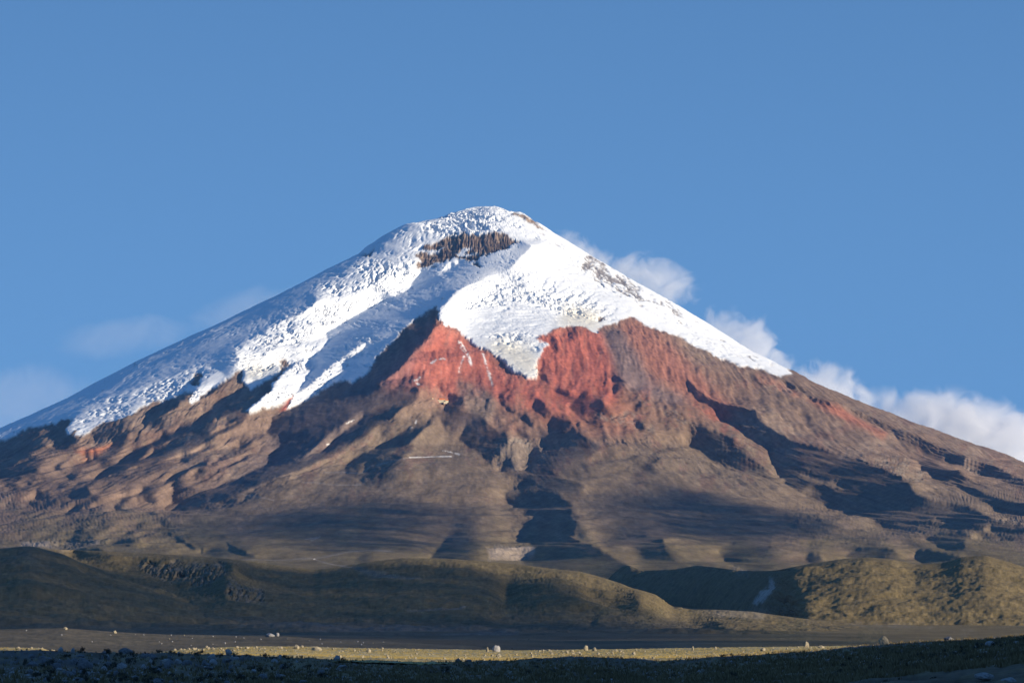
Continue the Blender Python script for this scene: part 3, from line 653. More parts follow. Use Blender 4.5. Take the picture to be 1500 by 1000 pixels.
# ---------------------------------------------------------------- foothills standing in front of the cone
def line(s):
    a = np.array([[float(q) for q in p.split(',')] for p in s.split()]); return a[:, 0], a[:, 1]
def foothill(name, label, crest, toe, d_crest, d_toe, p=1.7, nrow=70, relief=True, tus=0.5, back=700.0, drop=80.0, swell=5.0, lam=90.0, seed=0, nfr=1.0, corner=False, mat=None, step=1.3, smear=3.0):
    u = np.arange(-PAD+1, 1500+PAD-1, step)
    uf = np.arange(MW)-PAD+0.0
    def cv(l, uu):
        xs, ys = line(l); return np.interp(uu, xs, ys)
    k = np.ones(9)/9
    ycf = np.convolve(np.pad(cv(crest, uf), 4, mode='edge'), k, 'valid'); ytf = np.convolve(np.pad(cv(toe, uf), 4, mode='edge'), k, 'valid')
    ycf = ycf+tile(TZ2, uf*0.35+seed*31, uf*0+17)*0.5
    dcf = np.interp(uf, *d_crest) if isinstance(d_crest, tuple) else np.full(MW, float(d_crest))
    dtf = np.interp(uf, *d_toe) if isinstance(d_toe, tuple) else np.full(MW, float(d_toe))
    if corner: dcf = np.convolve(np.pad(dcf, 12, mode='edge'), np.hanning(25)/np.hanning(25).sum(), 'valid'); dtf = np.convolve(np.pad(dtf, 12, mode='edge'), np.hanning(25)/np.hanning(25).sum(), 'valid')
    sF = (ytf[None, :]-MV)/np.maximum(ytf-ycf, 2.0)[None, :]
    sc_ = np.clip(sF, -0.6, 1.6)
    depf = dtf+(dcf-dtf)*(0.35*sc_+0.65*np.sign(sc_)*np.abs(sc_)**p)
    r0 = int(max(0, ycf.min()-V0-12)); r1 = int(min(MH, ytf.max()-V0+14))
    delta = np.zeros_like(depf)
    if relief:
        okb = smooth(sF, -0.1, 0.05)*smooth(1.02-sF, -0.03, 0.05)
        dr = solve_relief(depf, okb, r0, r1, lam=lam, mu=0.10, mu0=0.05, outer=8, inner=18, fall=(0.0, 1.0), usecast=False)
        delta[r0:r0+dr.shape[0]] = blur(np.clip(dr, -300, 300)*okb[r0:r0+dr.shape[0]]*smooth(ytf-ycf, 12, 40)[None, :], 2.2)
    nf = nrow
    s = np.concatenate([np.linspace(0, 1, nf)])
    yc = np.interp(u, uf, ycf); yt = np.interp(u, uf, ytf); dc = np.interp(u, uf, dcf); dt = np.interp(u, uf, dtf)
    S_, U_ = np.meshgrid(s, u, indexing='ij')
    V_ = yt+(yc-yt)*S_
    if corner:                      # the turn of the hill's end wanders up the slope
        uw = U_+(tile(NZ1, V_*1.6, V_*0+40)*3+tile(NZ5, V_*3.0, V_*0+140)*0.8+(868-V_)*0.30)*smooth(U_, 1105, 1160)
        dc = np.interp(uw, uf, dcf); dt = np.interp(uw, uf, dtf)
    D_ = dt+(dc-dt)*(0.35*S_+0.65*S_**p)
    dl = samp(delta, U_+PAD, V_-V0)
    D_ = D_-dl
    X = (U_-750)/F*D_; Y = D_; Z = (HOR-V_)/F*D_
    fb = tile(NZ1, X*0.35+seed*50, Y*0.35+9); fb2 = tile(NZ5, X*1.1*nfr+seed*70, Y*1.1*nfr+9); fb3 = tile(NZ4, X*4.5*nfr+seed*70, Y*4.5*nfr+9)
    fade = np.clip(np.minimum(S_*8, (1-S_)*14), 0, 1)
    Z = Z+(fb*swell*0.30*(0.3+0.7*fade)+(fb2*tus*0.9+fb3*tus*0.5))*(0.25+0.75*fade)
    crg = samp(CRAGM, U_+PAD, V_-V0)
    Y = Y+crg*np.abs(tile(NZ3, X*2.5, Z*0.8+40))*9
    col = samp(ALB, U_+PAD, V_-V0)
    col = np.clip(col*(1+0.08*fb2+0.07*fb3)[..., None], 0.01, 0.9)
    # the far side, falling away out of sight, and a footing under the toe
    nb = 14
    Bk = np.linspace(0, 1, nb+1)[1:][:, None]
    Xb = X[-1]*(1+Bk*back/D_[-1]); Yb = Y[-1]*(1+Bk*back/D_[-1])
    Zb = Z[-1]-drop*Bk**1.6+0*Xb
    fz = Z[:1]-6-0*Z[:1]; 
    X = np.concatenate([X[:1]*0.97, X, Xb]); Y = np.concatenate([Y[:1]*0.97, Y, Yb]); Z = np.concatenate([fz, Z, Zb])
    colb = np.repeat(col[-1:], nb, 0)
    col = np.concatenate([col[:1], col, colb])
    o = mesh_from_grid(name, np.stack([X, Y, Z], -1), col, mat or M_hill)
    flipcheck(o)
    o['kind'] = 'structure'; o['label'] = label
    return o
M_hill = ground_material('grass_hill_ground', 4.0, 1.0, vary=0.22, dist=0.15)
H_right = foothill('grassy_hill', 'broad tussock covered hill with a lit face and shaded left end',
    '-100,908 840,900 875,868 900,838 912,829 922,828 940,836 987,834 1021,828 1047,831 1078,835 1110,836 1140,835 1157,831 1190,824 1227,818 1266,815 1305,817 1340,825 1370,824 1390,821 1409,815 1443,813 1474,822 1500,830 1600,862',
    '-100,912 740,880 850,850 912,872 961,884 984,896 1052,902 1130,906 1171,910 1230,914 1290,921 1370,930 1450,938 1500,941 1600,945',
    ([-100, 900, 1160, 1175, 1600], [5950, 5900, 4080, 4040, 3900]), ([-100, 900, 1160, 1175, 1600], [5650, 5600, 3540, 3500, 3350]), p=2.0, tus=0.13, seed=1, nrow=90, back=900, drop=70, swell=9, relief=False, corner=True)
H_mid = foothill('foothill_ridge', 'low grass ridge with lit crest in front of the dark ravine',
    '-100,806 60,804 156,807 221,810 312,815 370,821 420,829 460,834 500,829 540,822 590,817 650,817 700,820 740,824 776,828 810,833 849,837 886,847 909,854 925,861 938,864 961,871 974,881 984,888 1013,892 1052,893 1104,895 1162,903 1214,908 1292,916 1344,922 1396,930 1422,935 1500,942 1600,950',
    '-100,925 440,921 740,923 900,926 1050,928 1250,932 1400,938 1500,946 1600,955', 3500, 2700, p=1.5, tus=0.16, seed=2, nrow=90, drop=60, swell=7)
H_left = foothill('dark_hill', 'smooth dark rounded hill rising at the left edge below the cliffs',
    '-100,812 -40,806 0,804 39,800 52,801 78,808 91,811 117,823 156,835 208,847 260,862 307,876 338,882 390,891 450,897 560,907 700,916 900,922 1200,932 1600,950',
    '-100,927 0,926 450,926 900,929 1200,938 1600,955', 3250, 2350, p=1.4, tus=0.08, seed=3, nrow=80, drop=60, swell=9, relief=False, corner=True)
H_knoll = foothill('boulder_knoll', 'low brown rise strewn with pale stones on the plain at left',
    '-100,925 0,921.5 50,920 95,919 160,924 250,928.5 340,930 420,931 480,935 540,938 600,941 680,945 740,951 770,959 1600,975',
    '-100,968 600,966 740,962 780,966 1600,985', 1600, 1100, p=1.3, tus=0.18, seed=4, nrow=70, drop=14, back=350, swell=1.2, relief=False, nfr=0.3)
# ---------------------------------------------------------------- the plain close by
def fan(name, label, zfun, d0, d1, nd, step=2.0, tus=0.06, seed=0, colf=None, mat=None, wide=1.0):
    u = np.concatenate([[-6000*wide, -2500*wide, -900], np.arange(-300, 1801, step), [2400, 4000*wide, 7500*wide]])
    t = np.linspace(0, 1, nd)
    iv = 1/d0+(1/d1-1/d0)*t          # even steps in 1/distance = even steps in picture rows
    d = 1/iv
    Dd, U_ = np.meshgrid(d, u, indexing='ij')
    X = (U_-750)/F*Dd
    Z = zfun(U_, X, Dd)
    a = tile(NZ1, X*1.2+seed*40, Dd*1.2); b = tile(NZ5, X*5+seed*33, Dd*5); c = tile(NZ4, X*9, Dd*4)
    Z = Z+tus*(1.3*a+0.8*b+0.6*c)
    col = colf(X, Dd, U_, a, b, c)
    o = mesh_from_grid(name, np.stack([X, Dd, Z], -1), np.clip(col, 0.01, 0.9), mat or M_near)
    flipcheck(o); o['kind'] = 'structure'; o['label'] = label
    return o
M_near = ground_material('steppe_ground', 60.0, 1.0, vary=0.3, dist=0.08)
vn_x, vn_y = line('-400,951 -100,950 0,950.5 60,951.5 130,953 220,955 250,954 330,957 420,961 500,965 560,968 620,969 680,967 740,965 800,962 870,960.5 930,963 960,966 1010,963 1100,957 1180,952 1250,946.5 1300,941.5 1380,937 1450,933.5 1500,929.5 1600,922 1900,900')
D_NC = 330.0
def z_near(U_, X, D):
    zc = -(np.interp(U_, vn_x, vn_y)-HOR)/F*D_NC          # height at the brow
    z0 = -1.9+0*zc                                          # by the camera
    t = np.clip((D-20)/(D_NC-20), 0, 1)
    side = np.clip((U_-1000)/500, 0, 3.0)
    z = z0*(1-t)+zc*t-0.55*np.sin(math.pi*t)*(1-np.clip(side, 0, 1))+0.35*side*np.sin(math.pi*t)**2
    # beyond the brow the ground drops to the lit flat
    over = np.clip((D-D_NC)/60.0, 0, 1.4)
    return z-over**2*6.0
def z_flat(U_, X, D):
    fx, fy = line('-400,948 0,947.5 60,948.5 90,958 215,959 250,953 300,949 350,946.5 430,946 500,948 650,950.5 760,952 800,951.5 900,950 1000,948.5 1100,947 1250,945.5 1320,946 1500,946 1900,946')
    far = -(np.interp(U_, fx, fy)-HOR)/F*900.0
    z = np.interp(D, [300, 380, 450, 550, 700, 900], [0.50, 0.56, 0.64, 0.75, 0.86, 1.0])*far
    return z-np.clip((D-905)/60, 0, 3.5)**1.5*2.0
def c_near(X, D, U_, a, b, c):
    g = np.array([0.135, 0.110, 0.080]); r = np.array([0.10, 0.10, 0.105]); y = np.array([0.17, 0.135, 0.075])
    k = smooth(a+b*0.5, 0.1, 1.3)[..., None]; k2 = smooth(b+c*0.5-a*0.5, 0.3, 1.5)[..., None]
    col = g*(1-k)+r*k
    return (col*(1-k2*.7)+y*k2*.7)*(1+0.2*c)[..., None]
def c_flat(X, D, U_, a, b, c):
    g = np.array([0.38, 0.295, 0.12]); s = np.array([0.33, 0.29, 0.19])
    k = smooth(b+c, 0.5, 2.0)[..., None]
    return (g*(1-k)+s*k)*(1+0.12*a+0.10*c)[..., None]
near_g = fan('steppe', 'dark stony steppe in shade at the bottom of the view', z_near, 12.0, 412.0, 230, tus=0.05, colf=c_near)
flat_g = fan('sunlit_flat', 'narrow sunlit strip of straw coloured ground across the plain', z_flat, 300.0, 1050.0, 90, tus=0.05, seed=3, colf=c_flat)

# ridge added to the right of the viewpoint, outside the view, to shade the steppe
def ridge_right():
    n, m = 60, 90
    a = np.linspace(-1, 1, n); b = np.linspace(0, 1, m)
    B_, A_ = np.meshgrid(b, a, indexing='ij')
    # axis runs from its northern end back and to the right
    x0, y0 = RIDGE_END; ax = np.array([0.42, -0.907]); pr = np.array([0.907, 0.42])
    w = 230*(0.55+0.45*smooth(B_, 0, 0.3))
    X = x0+B_*1500*ax[0]+A_*w*pr[0]; Y = y0+B_*1500*ax[1]+A_*w*pr[1]
    hgt = 235*np.clip(1-np.abs(A_), 0, 1)**0.8*smooth(B_, -0.005, 0.05)*(0.9+0.1*np.cos(B_*9))
    Z = -4+hgt+tile(NZ2, X*0.8, Y*0.8)*4*smooth(hgt, 0, 30)-8*(hgt < 2)
    col = np.ones(X.shape+(3,))*np.array([0.12, 0.10, 0.07])*(1+0.2*tile(NZ1, X, Y))[..., None]
    o = mesh_from_grid('added_shade_ridge', np.stack([X, Y, Z], -1), col, M_rock); flipcheck(o)
    o['kind'] = 'structure'; o['label'] = 'unseen brown ridge added right of the viewpoint to shade the steppe'
RIDGE_END = (455.0, 78.0)
ridge_right()
# ---------------------------------------------------------------- clouds behind the cone, and unseen cloud slabs added at the right to shade the lower ground
def shade_cloud(poly, t, cover, seed, thick=500.0, label='', soft_m=70.0):
    """poly: (px, row, depth) of the ground it shades. A puffy slab of cloud across the sun's way, t metres up-sun."""
    Lz = L; e1 = np.cross(L, [0, 0, 1.0]); e1 /= np.linalg.norm(e1); e2 = np.cross(e1, L)
    pts = []
    for u, v, d in poly:
        p = np.array([(u-750)/F*d, d, (HOR-v)/F*d])
        pts.append((p@e1, p@e2, p@L))
    pts = np.array(pts); w0 = pts[:, 2].max()+t
    amin, amax = pts[:, 0].min()-60, pts[:, 0].max()+60; bmin, bmax = pts[:, 1].min()-60, pts[:, 1].max()+60
    c = max(14.0, max(amax-amin, bmax-bmin)/240.0); na = int((amax-amin)/c)+1; nb = int((bmax-bmin)/c)+1
    A_, B_ = np.meshgrid(amin+c*np.arange(na+1), bmin+c*np.arange(nb+1))
    wob = 1.2*c
    A_ = A_+tile(NZ1, A_/c*3+seed*9, B_/c*3)*wob; B_ = B_+tile(NZ2, A_/c*3, B_/c*3+seed*9)*wob
    ca = 0.25*(A_[:-1, :-1]+A_[1:, :-1]+A_[:-1, 1:]+A_[1:, 1:]); cb = 0.25*(B_[:-1, :-1]+B_[1:, :-1]+B_[:-1, 1:]+B_[1:, 1:])
    ins = np.zeros(ca.shape, bool); n = len(pts)
    for i in range(n):
        xa, ya, xb, yb = pts[i, 0], pts[i, 1], pts[(i+1) % n, 0], pts[(i+1) % n, 1]
        if ya == yb: continue
        k = ((ya > cb) != (yb > cb)) & (ca < (xb-xa)*(cb-ya)/(yb-ya)+xa); ins ^= k
    nz = tile(NZ4, ca*1.6+seed*77, cb*1.6)
    core = np.clip(blur(ins.astype(float), soft_m/c)*2-1, 0, 1) if soft_m else np.ones(ca.shape)   # thinner towards its rim
    srt = np.sort(nz.ravel()); thr = srt[np.clip(((1-cover*core**0.8)*(len(srt)-1)).astype(int), 0, len(srt)-1)]
    ins &= nz > thr
    if not ins.any(): return
    inv = np.zeros(A_.shape, bool)
    puff = blur(np.pad(ins.astype(float), ((0, 1), (0, 1))), 2.0)*thick*0.5+10
    puff = puff*(1+0.3*tile(NZ2, A_*0.2, B_*0.2))
    front = A_[..., None]*e1+B_[..., None]*e2+(w0+puff)[..., None]*L
    backp = A_[..., None]*e1+B_[..., None]*e2+(w0-puff)[..., None]*L
    nv = A_.size; W_ = A_.shape[1]
    jj, ii = np.where(ins)
    a = jj*W_+ii
    f = [np.stack([a, a+1, a+W_+1, a+W_], 1), np.stack([a+nv, a+W_+nv, a+W_+1+nv, a+1+nv], 1)]
    p = np.pad(ins, 1)
    for dj, di, q0, q1 in ((-1, 0, 0, 1), (1, 0, W_+1, W_), (0, -1, W_, 0), (0, 1, 1, W_+1)):
        edge = ~p[1+jj+dj, 1+ii+di]; b = a[edge]
        f.append(np.stack([b+q1, b+q0, b+q0+nv, b+q1+nv], 1))
    f = np.concatenate(f)
    v = np.concatenate([front.reshape(-1, 3), backp.reshape(-1, 3)])
    used = np.zeros(len(v), bool); used[f.ravel()] = True; rm = np.cumsum(used)-1
    me = bpy.data.meshes.new('shade_cloud_slab'); me.from_pydata(v[used].tolist(), [], rm[f].tolist())
    me.polygons.foreach_set('use_smooth', np.ones(len(me.polygons), bool))
    me.materials.append(M_shade_slab)
    o = bpy.data.objects.new('shade_cloud_slab', me); C.collection.objects.link(o)
    o['kind'] = 'structure'; o['label'] = label
M_shade_slab = bpy.data.materials.new('shade_slab_white'); M_shade_slab.use_nodes = True  # opaque skin of the slabs added to cast shade
M_shade_slab.node_tree.nodes['Principled BSDF'].inputs['Base Color'].default_value = (0.8, 0.8, 0.82, 1)
M_shade_slab.node_tree.nodes['Principled BSDF'].inputs['Roughness'].default_value = 1.0
def dd(u, v):
    return float(samp(DEP, np.array([float(u)])+PAD, np.array([float(v)])-V0)[0])
def onsheet(s): return [(a, b, dd(a, b)) for a, b in P('P', s)]
shade_cloud(onsheet('235,772 330,750 420,738 520,724 600,718 680,722 725,738 740,796 700,806 650,812 560,820 500,822 430,812 380,804 330,794 270,784'), 9200, 0.97, 1, label='unseen cloud slab added at the right to shade the middle slope')
shade_cloud(onsheet('842,718 960,700 1050,712 1120,722 1190,742 1300,772 1290,792 1180,790 1100,796 1000,806 920,806 860,796 838,765'), 9200, 0.93, 2, label='unseen cloud slab added to shade the slope right of the ravine')
shade_cloud([(-250, 786, 3250), (40, 780, 3300), (120, 799, 3300), (200, 822, 3300), (230, 822, 3470), (312, 824, 3480), (400, 832, 3480), (460, 842, 3480), (520, 843, 3470), (640, 853, 3400), (745, 856, 3380), (800, 866, 3300), (850, 886, 3200), (900, 908, 3000), (1000, 919, 2750), (1200, 929, 2500), (1200, 934, 2100), (600, 933, 1950), (-250, 931, 1900)], 9000, 0.84, 3, label='long unseen cloud slab added to shade the foothills', soft_m=0)
shade_cloud([(560, 940, 1950), (700, 939, 1950), (1100, 938, 1950), (1300, 937, 1950), (1300, 950, 1150), (560, 953, 1150)], 9300, 0.97, 4, label='small unseen cloud slab added to shade the plain', soft_m=0)

def puff_cloud(name, label, cx, cy, wx, wy, d, dens, tilt=0.0, thr=0.5, sc=1.0, seed=0.0, dep=0.35, hgrad=0.0):
    """a cloud as a volume: centre and half size in photo pixels at distance d"""
    k = d/F
    me = bpy.data.meshes.new(name)
    import bmesh
    bm = bmesh.new(); bmesh.ops.create_icosphere(bm, subdivisions=3, radius=1.0); bm.to_mesh(me); bm.free()
    o = bpy.data.objects.new(name, me); C.collection.objects.link(o)
    o.location = ((cx-750)*k, d, (HOR-cy)*k); o.scale = (wx*k, max(wx, wy)*k*dep, wy*k); o.rotation_euler = (0, math.radians(tilt), 0)
    m = bpy.data.materials.new('cloud_vapour'); m.use_nodes = True
    nt = m.node_tree; nt.nodes.remove(nt.nodes['Principled BSDF']); out = nt.nodes['Material Output']
    pv = nt.nodes.new('ShaderNodeVolumePrincipled'); pv.inputs['Color'].default_value = (1, 1, 1, 1); pv.inputs['Anisotropy'].default_value = 0.0
    tc = nt.nodes.new('ShaderNodeTexCoord')
    geo = nt.nodes.new('ShaderNodeNewGeometry')
    no = nt.nodes.new('ShaderNodeTexNoise'); no.inputs['Scale'].default_value = 0.00105*sc; no.inputs['Detail'].default_value = 9; no.inputs['Roughness'].default_value = 0.6; no.inputs['Distortion'].default_value = 0.9
    ad = nt.nodes.new('ShaderNodeVectorMath'); ad.operation = 'ADD'; ad.inputs[1].default_value = (seed*917.0, seed*311.0, seed*77.0)
    nt.links.new(geo.outputs['Position'], ad.inputs[0]); nt.links.new(ad.outputs[0], no.inputs['Vector'])
    ln = nt.nodes.new('ShaderNodeVectorMath'); ln.operation = 'LENGTH'; nt.links.new(tc.outputs['Object'], ln.inputs[0])
    def mt(op, a, b=None, clamp=False):
        n = nt.nodes.new('ShaderNodeMath'); n.operation = op; n.use_clamp = clamp
        for i, x in enumerate((a, b)):
            if x is None: continue
            if isinstance(x, (int, float)): n.inputs[i].default_value = x
            else: nt.links.new(x, n.inputs[i])
        return n.outputs[0]
    sepz = nt.nodes.new('ShaderNodeSeparateXYZ'); nt.links.new(tc.outputs['Object'], sepz.inputs[0])
    f = mt('SUBTRACT', 1.0, mt('MULTIPLY', ln.outputs['Value'], ln.outputs['Value']))     # 1 at the centre, 0 at the skin
    f = mt('SUBTRACT', f, mt('MULTIPLY', sepz.outputs['Z'], hgrad))
    x = mt('ADD', mt('MULTIPLY', f, 0.45), mt('SUBTRACT', no.outputs[0], thr))
    x = mt('MULTIPLY', x, 4.0, True)
    edge = mt('MULTIPLY', mt('SUBTRACT', 1.0, ln.outputs['Value']), 4.0, True)
    x = mt('MULTIPLY', mt('MULTIPLY', x, edge), dens)
    nt.links.new(x, pv.inputs['Density']); nt.links.new(pv.outputs[0], out.inputs['Volume'])
    me.materials.append(m)
    o['kind'] = 'stuff'; o['label'] = label
    return o
CD = 30200.0
puff_cloud('cloud', 'thin white cloud trailing from the right shoulder below the summit', 862, 382, 85, 44, CD, 0.006, tilt=25, seed=1, thr=0.70, sc=3.8)
puff_cloud('cloud', 'ragged white cloud beside the middle of the right snow slope', 950, 412, 95, 50, CD, 0.006, tilt=12, seed=2.3, thr=0.70, sc=3.8)
puff_cloud('cloud', 'white cloud behind the tip of the snow on the right flank', 1090, 512, 98, 66, CD, 0.007, tilt=32, seed=3, thr=0.68, sc=3.6)
puff_cloud('cloud', 'white cloud low behind the right ridge', 1215, 584, 115, 62, CD, 0.007, tilt=25, seed=4, thr=0.67, sc=3.4)
puff_cloud('cloud', 'largest white cloud bank behind the ridge at the right edge', 1415, 655, 210, 92, CD, 0.007, tilt=12, seed=5, thr=0.61, sc=2.8)
puff_cloud('cloud', 'faint pinkish grey wisp left of the snow slope', 190, 492, 125, 38, CD+1500, 0.0004, tilt=-8, seed=6, thr=0.60, sc=2.0)
puff_cloud('cloud', 'grey wisp touching the left snow skyline', 365, 456, 120, 40, CD, 0.0005, tilt=-14, seed=7, thr=0.58, sc=2.0)
puff_cloud('cloud', 'grey blue cloud at the left edge behind the snow slope', 20, 592, 150, 66, CD, 0.0005, tilt=-8, seed=8, thr=0.58, sc=2.0)

# ---------------------------------------------------------------- the air
def haze_box():
    import bmesh
    me = bpy.data.meshes.new('haze'); bm = bmesh.new(); bmesh.ops.create_cube(bm, size=1.0); bm.to_mesh(me); bm.free()
    o = bpy.data.objects.new('haze', me); C.collection.objects.link(o)
    x0, x1, y0, y1, z0, z1 = -15600, 15400, -2200, 28800, -60, 1996
    for v in me.vertices: v.co = ((x0+x1)/2+v.co.x*(x1-x0), (y0+y1)/2+v.co.y*(y1-y0), (z0+z1)/2+v.co.z*(z1-z0))
    m = bpy.data.materials.new('clear_air'); m.use_nodes = True; nt = m.node_tree; nt.nodes.remove(nt.nodes['Principled BSDF'])
    pv = nt.nodes.new('ShaderNodeVolumePrincipled'); pv.inputs['Color'].default_value = (0.10, 0.36, 1.0, 1); pv.inputs['Density'].default_value = HAZE
    nt.links.new(pv.outputs[0], nt.nodes['Material Output'].inputs['Volume'])
    me.materials.append(m); o['kind'] = 'stuff'; o['label'] = 'thin blue mountain air over the whole view'
HAZE = 0.8e-5
haze_box()
# ---------------------------------------------------------------- loose things on the ground
def simple_mat(name, col, rough=0.9, vary=0.25, scale=3.0, bump=0.4):
    m = bpy.data.materials.new(name); m.use_nodes = True; nt = m.node_tree; b = nt.nodes['Principled BSDF']
    b.inputs['Roughness'].default_value = rough; b.inputs['Specular IOR Level'].default_value = 0.2
    tc = nt.nodes.new('ShaderNodeTexCoord'); n = nt.nodes.new('ShaderNodeTexNoise'); n.inputs['Scale'].default_value = scale; n.inputs['Detail'].default_value = 6
    r = nt.nodes.new('ShaderNodeValToRGB')
    r.color_ramp.elements[0].position = 0.3; r.color_ramp.elements[0].color = tuple(c*(1-vary) for c in col)+(1,)
    r.color_ramp.elements[1].position = 0.7; r.color_ramp.elements[1].color = tuple(min(1, c*(1+vary)) for c in col)+(1,)
    nt.links.new(tc.outputs['Object'], n.inputs['Vector']); nt.links.new(n.outputs[0], r.inputs[0]); nt.links.new(r.outputs[0], b.inputs['Base Color'])
    bp = nt.nodes.new('ShaderNodeBump'); bp.inputs['Strength'].default_value = bump; bp.inputs['Distance'].default_value = 0.1
    nt.links.new(n.outputs[0], bp.inputs['Height']); nt.links.new(bp.outputs[0], b.inputs['Normal'])
    return m
M_pale = simple_mat('pale_stone', (0.29, 0.255, 0.185)); M_dark = simple_mat('dark_stone', (0.15, 0.155, 0.17)); M_grey = simple_mat('grey_stone', (0.27, 0.27, 0.28))
M_shrub = simple_mat('shrub_leaves', (0.05, 0.055, 0.045), vary=0.45); M_grass = simple_mat('dry_grass', (0.17, 0.135, 0.075), vary=0.4, scale=0.4)
M_straw = simple_mat('straw_grass', (0.36, 0.28, 0.11), vary=0.25, scale=0.2); M_twig = simple_mat('twig', (0.05, 0.04, 0.035))
from mathutils import noise as mnoise
def boulder_mesh(name, seed, sub, sx, sy, sz, mat, ang=0.35):
    import bmesh
    r = random.Random(seed); bm = bmesh.new(); bmesh.ops.create_icosphere(bm, subdivisions=sub, radius=1.0)
    pl = [(Vector((r.uniform(-1, 1), r.uniform(-1, 1), r.uniform(-.4, 1))).normalized(), r.uniform(0.55, 0.9)) for _ in range(9)]
    for v in bm.verts:
        p = v.co.copy()
        for n_, d_ in pl:                      # facets split off the block
            e = p.dot(n_)-d_
            if e > 0: p -= n_*e*0.92
        p += v.co*0.10*mnoise.noise(v.co*2.2+Vector((seed, 0, 0)))+v.co*0.04*mnoise.noise(v.co*6+Vector((seed, 5, 0)))
        p.x *= sx; p.y *= sy; p.z = p.z*sz
        v.co = p
    me = bpy.data.meshes.new(name); bm.to_mesh(me); bm.free(); me.materials.append(mat)
    return me
BM = {}
for key, mt_ in (('pale', M_pale), ('dark', M_dark), ('grey', M_grey)):
    BM[key] = [boulder_mesh('boulder', 10*i+len(key), 3 if i < 4 else 2, 1.0, 0.9, 0.62+0.12*(i % 4), mt_) for i in range(8)]
def ground_at(u, row, kind):
    """plan depth where the view ray of a pixel meets the near ground, the lit flat or the knoll"""
    if kind == 'knoll':
        yc = np.interp(u, *line('-100,925 0,921.5 50,920 95,919 160,924 250,928.5 340,930 420,931 480,935 540,938 600,941 680,945 740,951 770,959')); yt = np.interp(u, [-100, 600, 740, 780], [968, 966, 962, 966])
        s = min(max((yt-row)/max(yt-yc, 2), 0), 1); d = 1100+500*(0.35*s+0.65*s**1.3)
        return d, (HOR-row)/F*d
    f, lo_, hi_ = (z_near, 60.0, D_NC+6) if kind == 'near' else (z_flat, 372.0, 900.0)
    D = np.linspace(lo_, hi_, 500); U_ = np.full(500, float(u)); Z = f(U_, (U_-750)/F*D, D)
    rr = HOR-Z/D*F
    i = int(np.argmin(np.abs(rr-row)))
    return float(D[i]), float(Z[i])
def put(me, name, label, cat, u, row, kind, w, h=None, group=None, rz=None, sink=0.25, off=0.0):
    """w, h in photo pixels; row = row of the foot"""
    d, z = ground_at(u, row, kind); d += off
    k = d/F
    o = bpy.data.objects.new(name, me); C.collection.objects.link(o)
    co = np.zeros(len(me.vertices)*3, np.float32); me.vertices.foreach_get('co', co); co = co.reshape(-1, 3)
    ex = co[:, 0].max()-co[:, 0].min(); ez = co[:, 2].max()-co[:, 2].min()
    s = w*k/ex; sz = (h*k/(ez*(1-sink)) if h else s)
    o.scale = (s, s, sz); o.location = ((u-750)*k, d, z-(co[:, 2].min()+sink*ez)*sz); o.rotation_euler = (0, 0, random.uniform(0, 6.28) if rz is None else rz)
    o['label'] = label; o['category'] = cat
    if group: o['group'] = group
    PLACED.append((o, u, row, kind, group))
    return o
PLACED = []
